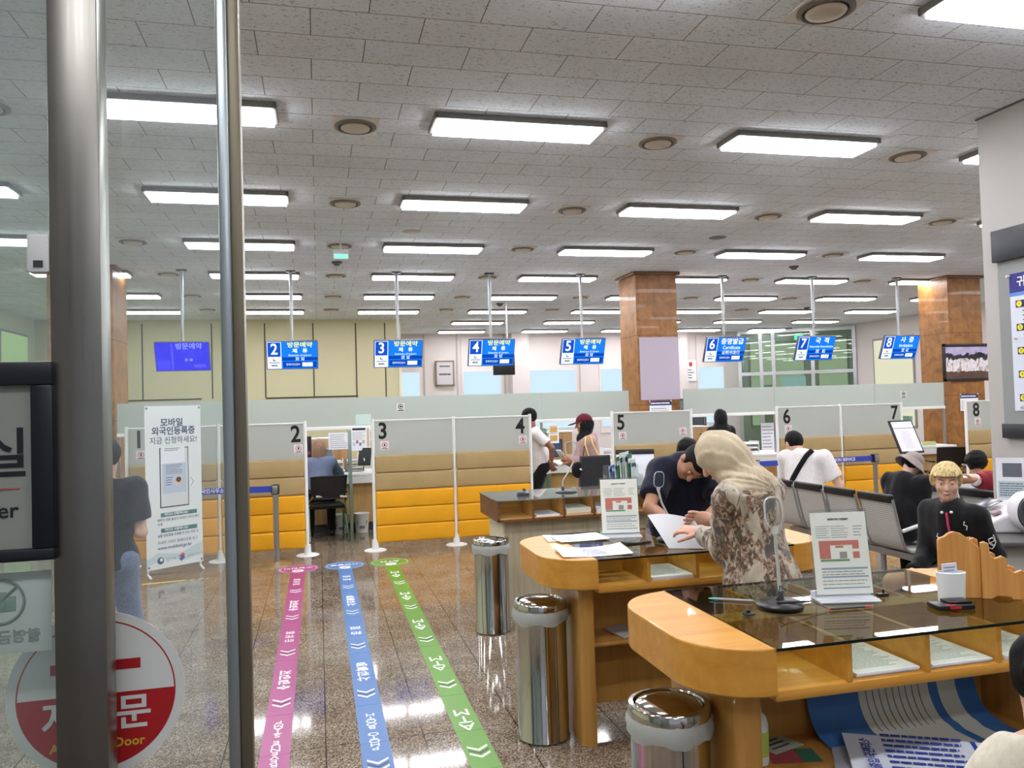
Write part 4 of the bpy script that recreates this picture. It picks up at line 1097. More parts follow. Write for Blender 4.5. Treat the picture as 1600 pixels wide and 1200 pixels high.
for c_ in range(9):
    f = MB()
    for i in range(3, 12):
        x_ = -.03 + .028 * c_; (ya, za), (yb, zb) = prof[i], prof[i + 1]
        f.add([(x_, ya - .003, za + .002), (x_ + .004, ya - .003, za + .002), (x_ + .004, yb - .003, zb + .002), (x_, yb - .003, zb + .002)], [(0, 1, 2, 3)])
    f.build('printed_line', M_greyink, pr)
pg = thing('printed_poster', 'white poster with bold Korean heading hanging over the lower shelf edge', 'poster', (1.88, 2.28, sh + .010), -.5)
ps_ = [(-.26, -.012), (-.17, .012), (-.05, .02), (.03, .024), (.09, .028)]
curved_sheet('sheet', ps_, -.2, .26, mat('poster_sheet', (196, 202, 212), .55), pg)
curved_sheet('navy_edge', [(y, z + .001) for y, z in ps_], .2, .215, M_blueink, pg)
text('출입국관리소', .042, M_blueink, pg, (-.13, -.05, .0255), (.08, 0, PI / 2 + .02), bold=.015, sx=1.0)
f = MB(); fine_print(f, -.08, .18, -.2, .12, 9, 0, random, .35, .3); f.xf(Matrix.Translation((0, -.02, .026)) @ Matrix.Rotation(-PI / 2 + .08, 4, 'X')); f.build('printed_lines', M_blueink, pg)
mg = thing('magazine', 'brown edged printed leaflet under the white poster', 'leaflet', (1.72, 2.29, sh + .001), -.55)
MB().box(-.1, .1, -.16, .16, 0, .003).build('cover', mat('leaflet_grey', (176, 182, 194), .5), mg)
MB().box(-.03, 0, -.155, .155, .003, .004).build('brown_band', mat('leaflet_brown', (126, 66, 34), .5), mg)
sz = thing('sanitizer_bottle', 'white pump bottle with yellow green label on the lower shelf', 'bottle', (1.40, 2.41, sh))
MB().lathe([(0, .001), (.03, .001), (.032, .01), (.032, .13), (.026, .155), (.012, .168), (.012, .18), (0, .18)], n=24).build('bottle', M_plasticwhite, sz)
MB().lathe([(.0325, .03), (.0325, .11)], n=24).build('label_band', mat('label_green', (168, 186, 84), .5), sz)
MB().tube([(0, 0, .18), (0, 0, .215), (-.005, -.008, .222), (-.02, -.03, .22)], .006, 10).build('pump', M_plasticwhite, sz)
t = thing('leaflet', 'pale printed card lying behind the pump bottle', 'leaflet', (1.52, 2.56, sh), .3)
MB().box(-.07, .07, -.1, .1, 0, .002).build('card', mat('leaflet_palegreen', (176, 190, 176), .5), t)
f = MB(); fine_print(f, -.05, .05, -.08, .08, 6, 0, random, .3); f.xf(Matrix.Translation((0, 0, .0024)) @ Matrix.Rotation(-PI / 2, 4, 'X')); f.build('printed_lines', M_dgrey, t)
t = thing('leaflet', 'pink and green flyer lying flat beside the pump bottle', 'leaflet', (1.53, 2.42, sh), -.2)
MB().box(-.085, .085, -.05, .05, 0, .0015).build('flyer', mat('flyer_pink', (168, 76, 84), .5), t)
MB().box(.02, .085, -.05, .05, .0015, .0022).build('flyer_corner', mat('flyer_green', (60, 120, 100), .5), t)
t = thing('paper_sheet', 'crumpled grey papers on the dark shelf of the middle table', 'paper', (1.62, 3.98, .5065), .2)
MB().box(-.15, .15, -.1, .1, 0, .012, .004).build('sheets', mat('shelf_papers', (176, 172, 170), .7), t)
# ------------------------------------------------ swing lid bins
M_bag = pane('bin_liner', (232, 236, 234), 1, .72, (232, 234, 230), .25)
def bin_(x, y, label, rz=0):
    t = thing('swing_bin', label, 'bin', (x, y, 0), rz, 'swing lid bins beside the writing tables')
    r = .136
    MB().lathe([(0, .002), (r - .006, .002), (r, .008), (r, .012), (r - .003, .016), (r - .003, .6)], n=48).build('body', M_chrome, t)
    b = MB()
    rnd = random.Random(int(x * 100)); vs = []
    prof = [(r - .002, .672), (r + .007, .655), (r + .009, .635), (r + .006, .615), (r + .001, .598)]
    n_ = 48
    for i, (rr, z) in enumerate(prof):
        for k in range(n_):
            w_ = rr + .004 * math.sin(k * 2.3 + i) * (i > 0) + rnd.uniform(-.0015, .0015)
            vs.append((w_ * math.cos(2 * PI * k / n_), w_ * math.sin(2 * PI * k / n_), z + (.008 * math.sin(k * .7) if i == 4 else 0)))
    b.add(vs, [(i * n_ + k, i * n_ + (k + 1) % n_, (i + 1) * n_ + (k + 1) % n_, (i + 1) * n_ + k) for i in range(4) for k in range(n_)], True)
    b.build('bin_liner', M_bag, t)
    MB().lathe([(r - .002, .6), (r - .002, .66), (r + .003, .664), (r + .004, .694), (r - .002, .702), (r - .016, .703), (r - .02, .697), (r - .021, .67)], n=48).build('lid_ring', M_chrome, t)
    MB().lathe([(0, .712), (.06, .709), (r - .035, .702), (r - .024, .694), (r - .024, .684)], n=48).xf(Matrix.Translation((0, 0, .69)) @ Matrix.Rotation(.05, 4, 'X') @ Matrix.Translation((0, 0, -.69))).build('swing_flap', M_chrome, t)
    return t
bin_(1.262, 5.99, 'polished steel swing bin beside the far writing table'); bin_(1.10, 4.02, 'polished steel swing bin at the end of the middle table', .5)
bin_(1.13, 2.52, 'polished steel swing bin at the end of the nearest table', .2)

wb_ = thing('document_board', 'white board with black top clip behind the leaflet rack on the far table', 'board', (2.78, 6.74, TZ + .003), -.35)
L_ = Matrix.Rotation(-.2, 4, 'X')
MB().box(-.17, .17, -.004, .004, 0, .30, .003).xf(L_).build('sheet', M_paper, wb_)
MB().box(-.175, .175, -.012, .008, .285, .33, .004).xf(L_).build('clip_bar', M_black, wb_)
MB().tube([(0, .01, .2), (0, .12, .001)], .006, 8).build('prop', M_dgrey, wb_)
# ------------------------------------------------------------------ smooth-union bodies
def V(*a): return np.array(a, dtype=float)
def unit(v): v = np.asarray(v, float); return v / np.linalg.norm(v)
class Field:
    def __init__(s, lo, hi, h):
        s.h = h; s.o = np.array(lo, float); s.n = np.ceil((np.array(hi) - s.o) / h).astype(int) + 1
        s.d = np.full(s.n, .5, np.float32)
    def win(s, lo, hi, m):
        a = np.clip(np.floor((np.array(lo) - m - s.o) / s.h).astype(int), 0, s.n - 1)
        b = np.clip(np.ceil((np.array(hi) + m - s.o) / s.h).astype(int) + 1, 1, s.n)
        sl = tuple(slice(x, y) for x, y in zip(a, b))
        g = [s.o[i] + s.h * np.arange(a[i], b[i]) for i in range(3)]
        return sl, g[0][:, None, None], g[1][None, :, None], g[2][None, None, :]
    def smin(s, sl, d, k):
        a = s.d[sl]
        if k > 0:
            q = np.maximum(k - np.abs(a - d), 0)
            s.d[sl] = np.minimum(a, d) - q * q / (4 * k)
        else: s.d[sl] = np.minimum(a, d)
    def cone(s, a, b, ra, rb=None, k=.02, flat_end=False, flat_start=False):
        rb = ra if rb is None else rb
        a, b = np.asarray(a, float), np.asarray(b, float); r = max(ra, rb)
        sl, X, Y, Z = s.win(np.minimum(a, b) - r, np.maximum(a, b) + r, k + .03)
        ab = b - a; L2 = max(ab @ ab, 1e-9)
        t = ((X - a[0]) * ab[0] + (Y - a[1]) * ab[1] + (Z - a[2]) * ab[2]) / L2
        tc = np.clip(t, 0, 1)
        d = np.sqrt((X - a[0] - tc * ab[0]) ** 2 + (Y - a[1] - tc * ab[1]) ** 2 + (Z - a[2] - tc * ab[2]) ** 2) - (ra + (rb - ra) * tc)
        if flat_end: d = np.maximum(d, (t - 1) * math.sqrt(L2))
        if flat_start: d = np.maximum(d, -t * math.sqrt(L2))
        s.smin(sl, d, k); return s
    def ell(s, c, r, R=None, k=.03, op='add'):
        c = np.asarray(c, float); r = np.asarray(r, float); m = r.max()
        sl, X, Y, Z = s.win(c - m, c + m, k + .03)
        R = np.eye(3) if R is None else np.array(R)      # rows: the ellipsoid's own axes
        q = [R[i][0] * (X - c[0]) + R[i][1] * (Y - c[1]) + R[i][2] * (Z - c[2]) for i in range(3)]
        k0 = np.sqrt(sum((q[i] / r[i]) ** 2 for i in range(3))); k1 = np.sqrt(sum((q[i] / r[i] ** 2) ** 2 for i in range(3)))
        d = k0 * (k0 - 1) / np.maximum(k1, 1e-6)
        if op == 'add': s.smin(sl, d, k)
        else:
            a = s.d[sl]; q_ = np.maximum(k - np.abs(a + d), 0) if k > 0 else 0
            s.d[sl] = np.maximum(a, -d) + (q_ * q_ / (4 * k) if k > 0 else 0)
        return s
    def hit(s, p, d, lift=.004, far=.4):
        """the point of the surface met from p - d * far on the way along d"""
        p, d = np.asarray(p, float), unit(d)
        for k in range(int(far / .003)):
            q = p - d * (far - .003 * k); i = np.round((q - s.o) / s.h).astype(int)
            if (i >= 0).all() and (i < s.n).all() and s.d[tuple(i)] < lift: return q
        return p
    def coords(s):
        return (s.o[0] + s.h * np.arange(s.n[0])[:, None, None], s.o[1] + s.h * np.arange(s.n[1])[None, :, None], s.o[2] + s.h * np.arange(s.n[2])[None, None, :])
    def cut(s, p, n):
        """take away what lies on the side n points to"""
        X, Y, Z = s.coords(); n = unit(n)
        s.d = np.maximum(s.d, (X - p[0]) * n[0] + (Y - p[1]) * n[1] + (Z - p[2]) * n[2]).astype(np.float32); return s
    def cut2(s, p, n1, n2):
        """take away the wedge on the n1 side of p and on the n2 side"""
        X, Y, Z = s.coords(); n1, n2 = unit(n1), unit(n2)
        a = (X - p[0]) * n1[0] + (Y - p[1]) * n1[1] + (Z - p[2]) * n1[2]
        b = (X - p[0]) * n2[0] + (Y - p[1]) * n2[1] + (Z - p[2]) * n2[2]
        s.d = np.maximum(s.d, np.minimum(a, b)).astype(np.float32); return s
    def wrinkle(s, amp, freq, seed=0, stretch=(1, 1, 1)):
        X, Y, Z = s.coords(); rnd = np.random.RandomState(seed); f = 0
        for i in range(6):
            w = rnd.normal(size=3); w = w / np.linalg.norm(w) * freq * (1 + .5 * i) * np.array(stretch)
            f = f + np.sin(w[0] * X + w[1] * Y + w[2] * Z + rnd.uniform(0, 6.28) + 1.2 * np.sin((w[1] * X - w[0] * Y + w[2] * .5 * Z) * .6)) / (1 + .5 * i)
        s.d = (s.d + amp * f * .6).astype(np.float32); return s
    def mesh(s, smooth=2):
        d = s.d.copy()
        for ax in range(3):
            for e in (0, -1):
                sl = [slice(None)] * 3; sl[ax] = e; d[tuple(sl)] = .5
        n = np.array(d.shape); neg = d < 0
        cells = n - 1
        cnt = np.zeros(cells, np.int8)
        off = [(i, j, k) for i in (0, 1) for j in (0, 1) for k in (0, 1)]
        for i, j, k in off: cnt += neg[i:i + cells[0], j:j + cells[1], k:k + cells[2]]
        act = (cnt > 0) & (cnt < 8)
        ids = np.full(cells, -1, np.int64); I = np.argwhere(act); ids[act] = np.arange(len(I))
        if len(I) == 0: return np.zeros((0, 3)), []
        acc = np.zeros((len(I), 3)); c = np.zeros(len(I))
        for a in off:
            for ax in range(3):
                if a[ax]: continue
                b = list(a); b[ax] = 1
                da = d[I[:, 0] + a[0], I[:, 1] + a[1], I[:, 2] + a[2]]; db = d[I[:, 0] + b[0], I[:, 1] + b[1], I[:, 2] + b[2]]
                m = (da < 0) != (db < 0)
                t = np.where(m, da / np.where(m, da - db, 1), 0)
                p = np.tile(np.array(a, float), (len(I), 1)); p[:, ax] += t
                acc[m] += p[m]; c[m] += 1
        v = s.o + s.h * (I + acc / c[:, None])
        Q = []
        for ax in range(3):
            u, w = (ax + 1) % 3, (ax + 2) % 3
            sa = [slice(None)] * 3; sb = [slice(None)] * 3; sa[ax] = slice(0, -1); sb[ax] = slice(1, None)
            ch = neg[tuple(sa)] != neg[tuple(sb)]
            E = np.argwhere(ch); E = E[(E[:, u] > 0) & (E[:, w] > 0) & (E[:, u] < cells[u]) & (E[:, w] < cells[w])]
            if len(E) == 0: continue
            def at(du, dw):
                P = E.copy(); P[:, u] -= du; P[:, w] -= dw; return ids[P[:, 0], P[:, 1], P[:, 2]]
            q = np.stack([at(1, 1), at(0, 1), at(0, 0), at(1, 0)], 1)
            fl = ~neg[E[:, 0], E[:, 1], E[:, 2]]
            q[fl] = q[fl][:, ::-1]
            Q.append(q)
        Q = np.concatenate(Q)
        for _ in range(smooth):
            ac = np.zeros_like(v); cc = np.zeros(len(v))
            for a_, b_ in ((0, 1), (1, 2), (2, 3), (3, 0)):
                np.add.at(ac, Q[:, a_], v[Q[:, b_]]); np.add.at(ac, Q[:, b_], v[Q[:, a_]]); np.add.at(cc, Q[:, a_], 1); np.add.at(cc, Q[:, b_], 1)
            v = v * .5 + .5 * ac / np.maximum(cc, 1)[:, None]
        return v, Q
def np_obj(name, parts, m, parent, org, label=None):
    vs, qs, b = [], [], 0
    for v, q in parts:
        if len(v) == 0: continue
        vs.append(v - org); qs.append(np.asarray(q) + b); b += len(v)
    if not vs: return None
    v = np.concatenate(vs); q = np.concatenate(qs)
    me = bpy.data.meshes.new(name)
    me.vertices.add(len(v)); me.vertices.foreach_set('co', v.astype(np.float32).ravel())
    me.loops.add(len(q) * 4); me.loops.foreach_set('vertex_index', q.astype(np.int32).ravel())
    me.polygons.add(len(q)); me.polygons.foreach_set('loop_start', np.arange(0, len(q) * 4, 4, dtype=np.int32)); me.polygons.foreach_set('loop_total', np.full(len(q), 4, np.int32))
    me.polygons.foreach_set('use_smooth', np.ones(len(q), bool)); me.materials.append(m)
    me.update(calc_edges=True); me.validate()
    o = bpy.data.objects.new(name, me); COL.objects.link(o); o.parent = parent
    if label: o['label'] = label
    return o

UP = V(0, 0, 1)
def ik(a, b, l1, l2, pole):
    a, b = np.asarray(a, float), np.asarray(b, float); d = b - a; L = min(np.linalg.norm(d), (l1 + l2) * .999)
    u = unit(d); x = (l1 * l1 - l2 * l2 + L * L) / (2 * L); hgt = math.sqrt(max(l1 * l1 - x * x, 0))
    p = np.asarray(pole, float); p = p - u * (p @ u); p = unit(p)
    return a + u * x + p * hgt, a + u * L
def frame(az): return V(math.cos(az), math.sin(az), 0), V(-math.sin(az), math.cos(az), 0)
def pose(x, y, az, H, lean=0, bow=0, turn=0, seat=None, armL=None, armR=None, poleL=None, poleR=None, tilt=0, reach=.24):
    """joints of a standing or seated figure; az in degrees, lean and bow forward, turn of the head to its left"""
    f, l = frame(math.radians(az)); le = math.radians(lean); J = dict(H=H, f=f, l=l)
    J['z0'] = 0
    pz = .525 * H if seat is None else seat + .078 * H
    pel = V(x, y, pz) - (f * math.sin(le) * .08 * H if seat is None else 0)
    s = UP * math.cos(le) + f * math.sin(le); ft = f * math.cos(le) - UP * math.sin(le)
    J['pel'], J['s'], J['ft'] = pel, s, ft
    J['chest'] = pel + s * .185 * H; neck = pel + s * .30 * H; J['neck'] = neck
    for n, g in (('L', 1), ('R', -1)):
        J['sh' + n] = neck - s * .028 * H + l * g * .105 * H
    b = math.radians(lean * .6 + bow); tr = math.radians(turn)
    fh = f * math.cos(tr) + l * math.sin(tr)
    J['fh'] = unit(fh * math.cos(b) - UP * math.sin(b)); uh = unit(UP * math.cos(b) + fh * math.sin(b))
    if tilt: uh = unit(uh + np.cross(J['fh'], uh) * math.tan(math.radians(tilt)))
    J['uh'] = uh; nb = math.radians(lean * .8 + bow * .5)
    J['head'] = neck + (UP * math.cos(nb) + f * math.sin(nb)) * .055 * H + uh * .046 * H
    for n, g, tgt, pole in (('L', 1, armL, poleL), ('R', -1, armR, poleR)):
        sh = J['sh' + n]
        if tgt is None: tgt = sh - UP * .31 * H + l * g * .04 * H + f * .03 * H
        pole = (-f * .6 + l * g * .6 - UP * .5) if pole is None else np.asarray(pole, float)
        J['el' + n], J['wr' + n] = ik(sh, tgt, .172 * H, .150 * H, pole)
    for n, g in (('L', 1), ('R', -1)):
        hip = pel + l * g * .055 * H - UP * .01 * H; J['hip' + n] = hip
        if seat is None:
            an = V(x, y, 0) + l * g * .062 * H + UP * .045 * H + f * (.02 * g)
            kn, an = ik(hip, an, .245 * H, .245 * H, f); J['kn' + n], J['an' + n] = kn, an
        else:
            kn = hip + f * reach * H + l * g * .035 * H; kn[2] = seat + .058 * H; J['kn' + n] = kn
            an = kn - f * .02 * H; an[2] = .045 * H; J['an' + n] = an
    return J
def torso(F, J, o, k=.05, low=True):
    H = J['H'] / 1.7; s, f, l = J['s'], J['ft'], J['l']; R = [l, f, s]; p = J['pel']
    F.ell(p + s * .0, V(.165, .118, .12) * H + o, R, k)
    F.ell(p + s * .14 * H, V(.140, .102, .15) * H + o, R, k)
    F.ell(p + s * .31 * H, V(.165, .112, .17) * H + o, R, k)
    F.ell(p + s * .42 * H, V(.150, .092, .10) * H + o, R, k)
    for n in 'LR': F.cone(J['neck'] - s * .035 * H, J['sh' + n], .062 * H + o, .052 * H + o, k)
def bounds(J, m=.3, keys=None):
    P = np.array([J[k] for k in (keys or ['pel', 'chest', 'neck', 'head', 'shL', 'shR', 'elL', 'elR', 'wrL', 'wrR', 'knL', 'knR', 'anL', 'anR', 'hipL', 'hipR'])])
    return P.min(0) - m, P.max(0) + m
def hand(J, n, curl=.6, spread=.12, normal=None, h=.0045):
    H = J['H'] / 1.7; wr = J['wr' + n]; d = unit(J.get('hd' + n, wr - J['el' + n])); g = 1 if n == 'L' else -1
    nm = -J['l'] * g if normal is None else np.asarray(normal, float)
    nm = unit(nm - d * (nm @ d)); ac = unit(np.cross(nm, d)) * (1 if n == 'R' else -1)   # across: towards the thumb
    F = Field(wr - .2 * H, wr + .2 * H, h)
    F.cone(wr - d * .05 * H, wr + d * .02 * H, .029 * H, .026 * H, .01)
    F.ell(wr + d * .052 * H, V(.041, .05, .017) * H, [ac, d, nm], .02)
    for i, (a, L) in enumerate(((.030, .070), (.011, .080), (-.010, .074), (-.029, .058))):
        p = wr + (d * .088 + ac * a) * H; q = unit(d + ac * a * spread * 14); c = curl * (.8 + .1 * i)
        for j, fr in enumerate((.45, .3, .25)):
            an = c * (j + .6) * .75
            e = p + unit(q * math.cos(an) + nm * math.sin(an)) * L * fr * H
            F.cone(p, e, (.0095 - .0008 * j) * H, (.0087 - .0008 * j) * H, .006); p = e
    p = wr + (d * .02 + ac * .03) * H
    for j, (a, b, c, L, r) in enumerate(((.75, .7, .15, .042, .0125), (.9, .35, .35, .034, .0105), (.95, .1, .5, .026, .009))):
        e = p + unit(d * a + ac * b + nm * c * (.5 + curl)) * L * H; F.cone(p, e, r * H, r * .9 * H, .008); p = e
    return F.mesh(1)
SKIN = {}
def skin(name, rgb):
    m = mat('skin_' + name, rgb, .5, spec=.35); return m
M_eye = mat('eye_white', (226, 222, 216), .25); M_iris = mat('eye_dark', (34, 24, 20), .2); M_brow = mat('eyebrow', (70, 54, 46), .8)
def person(label, J, sk, top=None, bottom=None, hair=None, shoes=None, h=.011, hands=(.6, .6), face=True, group=None, eyes=True, palmL=None, palmR=None, bare=False):
    H = J['H'] / 1.7; s, f, l = J['s'], J['ft'], J['l']; fh, uh = J['fh'], J['uh']; lh = np.cross(uh, fh)
    c = (J['anL'] + J['anR']) / 2; org = V(c[0], c[1], 0)
    t = thing('person', label, 'person', tuple(org), 0, group)
    lo, hi = bounds(J, .27); lo[2] = max(lo[2], -.02)
    # --- body: one continuous surface
    F = Field(lo, hi, h); torso(F, J, 0)
    hc = J['head']; RH = [lh, fh, uh]
    for n in 'LR':
        F.cone(J['sh' + n], J['el' + n], .050 * H, .039 * H, .03); F.cone(J['el' + n], J['wr' + n], .040 * H, .027 * H, .015)
        F.cone(J['hip' + n], J['kn' + n], .083 * H, .055 * H, .03); F.cone(J['kn' + n], J['an' + n], .055 * H, .036 * H, .02)
        tf = J.get('toe', J['f']); a = J['an' + n]; fl = V(a[0], a[1], .035 * H)
        F.cone(fl - tf * .045 * H, fl + tf * .14 * H, .036 * H, .028 * H, .02)
    body = [F.mesh(2)]
    hh = min(h, .007)
    G = Field(np.minimum(hc, J['neck']) - .2 * H, np.maximum(hc, J['neck']) + .2 * H, hh)
    G.cone(J['neck'] - s * .09 * H, hc - uh * .05 * H - fh * .01 * H, .06 * H, .05 * H, .03)
    G.ell(hc + uh * .025 * H - fh * .008 * H, V(.074, .093, .095) * H, RH, .02)
    G.ell(hc - uh * .045 * H + fh * .022 * H, V(.056, .062, .068) * H, RH, .035)
    G.cone(hc - uh * .09 * H + fh * .06 * H, hc - uh * .088 * H + fh * .064 * H, .02 * H, .02 * H, .03)
    if face:
        G.cone(hc + uh * .022 * H + fh * .083 * H, hc - uh * .02 * H + fh * .104 * H, .009 * H, .014 * H, .012)
        for g in (1, -1):
            G.ell(hc + uh * .018 * H + fh * .093 * H + lh * g * .034 * H, V(.020, .013, .012) * H, RH, .012, 'sub')
            G.ell(hc - uh * .018 * H + fh * .06 * H + lh * g * .04 * H, V(.02, .02, .018) * H, RH, .02)
        G.ell(hc - uh * .055 * H + fh * .083 * H, V(.024, .012, .008) * H, RH, .008)
    for g in (1, -1): G.ell(hc - uh * .003 * H - fh * .008 * H + lh * g * .075 * H, V(.010, .022, .032) * H, RH, .008)
    body.append(G.mesh(1))
    for n, cu, pn in (('L', hands[0], palmL), ('R', hands[1], palmR)):
        if cu is not None: body.append(hand(J, n, cu, normal=pn))
    np_obj('body', body, sk, t, org)
    if face:
        e = MB(); ir = MB(); br = MB(); lp = MB()
        for g in (1, -1):
            p = hc + uh * .016 * H + fh * .0765 * H + lh * g * .033 * H - org
            if eyes:
                MB().ball(tuple(p), .0105 * H, 12).build('eye', M_eye, t)
                q = p + fh * .0072 * H - uh * .001 * H; MB().ball(tuple(q), .0052 * H, 10).build('iris', M_iris, t)
            MB().ball(tuple(p + uh * .0065 * H + fh * .0015 * H), (.0125 * H, .0125 * H, .009 * H), 12).build('eyelid', sk, t)

            a = hc + uh * .042 * H + fh * .089 * H + lh * g * .018 * H - org; b = hc + uh * .046 * H + fh * .084 * H + lh * g * .038 * H - org; d = hc + uh * .04 * H + fh * .07 * H + lh * g * .055 * H - org
            MB().tube([tuple(a), tuple(b), tuple(d)], [.002 * H, .003 * H, .0015 * H], 6).build('eyebrow', M_brow, t)
        p = hc - uh * .056 * H + fh * .092 * H - org
        MB().tube([tuple(p - lh * .022 * H - fh * .006), tuple(p), tuple(p + lh * .022 * H - fh * .006)], [.003 * H, .006 * H, .003 * H], 8).build('lips', mat('lips_' + sk.name, (168, 104, 96), .45), t)
    # --- clothing
    if bottom:
        B = Field(lo, hi, h); k = bottom.get('kind', 'trousers'); o = bottom.get('off', .014)
        if k == 'trousers':
            torso_c = J['pel']; R = [l, f, s]
            B.ell(torso_c + s * .02 * H, V(.17, .122, .13) * H + o, R, .05)
            for n in 'LR':
                B.cone(J['hip' + n], J['kn' + n], .086 * H + o, .06 * H + o, .035); B.cone(J['kn' + n], J['an' + n], .06 * H + o, .046 * H + o, .02, flat_end=True)
                B.ell(J['hip' + n] - f * .03 * H, V(.085, .085, .09) * H + o, None, .04)
            B.wrinkle(.005, 26, 3)
            B.cut(J['pel'] + s * .085 * H, s)
        np_obj(bottom.get('name', k), [B.mesh(2)], bottom['mat'], t, org)
    if shoes:
        for n in 'LR':
            tf = J.get('toe', J['f']); a = J['an' + n]; fl = V(a[0], a[1], .045 * H)
            Q = Field(fl - .2, fl + .26, .008)
            Q.cone(fl - tf * .05 * H, fl + tf * .15 * H, .046 * H, .038 * H, .02); Q.cone(fl, fl + UP * .05 * H, .047 * H, .047 * H, .02, flat_end=True)
            Q.cut(V(0, 0, .004), -UP)
            np_obj('shoe', [Q.mesh(1)], shoes, t, org)
    if top:
        o = top.get('off', .016); T = Field(lo, hi, h); torso(T, J, o, .06)
        hem = top.get('hem', .06)
        R = [l, f, s]
        T.ell(J['pel'] - s * max(hem - .05, 0), V(.172, .125, .12 + max(hem - .05, 0) * .5) * H + o, R, .05)
        if top.get('loose'): T.ell(J['pel'] + s * .12 * H, V(.175, .135, .2) * H + o, R, .06)
        T.cut(J['pel'] - s * hem, -s); T.cut(J['neck'] + s * top.get('collar', .03) + f * 0, s + f * top.get('vneck', .25))
        sl = top.get('sleeve', 'short')
        for n in 'LR':
            sh, el, wr = J['sh' + n], J['el' + n], J['wr' + n]
            w = top.get('sw', 1.0)
            if sl == 'short':
                T.cone(sh, sh + (el - sh) * .72, .054 * H * w + o, .056 * H * w + o, .04, flat_end=True)
            elif sl == 'long':
                T.cone(sh, el, .051 * H * w + o, .045 * H * w + o, .04); T.cone(el, wr, .045 * H * w + o, .032 * H * w + o, .02, flat_end=True)
        T.wrinkle(top.get('fold', .006), top.get('freq', 24), top.get('seed', 1), top.get('stretch', (1, 1, .6)))
        if top.get('hood'):
            T.ell(J['neck'] - f * .075 * H + s * .0, V(.105, .055, .075) * H, R, .03)
        if top.get('ring'):
            for k in range(16):
                q0, q1 = 2 * PI * k / 16, 2 * PI * (k + 1) / 16
                pt = lambda q: J['neck'] + s * (.02 - .012 * math.cos(q)) * H + (l * math.sin(q) * .066 + f * math.cos(q) * .06) * H
                T.cone(pt(q0), pt(q1), top['ring'] * H, top['ring'] * H, .008)
        J['T'] = T
        np_obj(top.get('name', 'shirt'), [T.mesh(2)], top['mat'], t, org)
    if hair: hair_piece(hair, J, t, org, hh)
    J['org'] = org; J['t'] = t
    return t
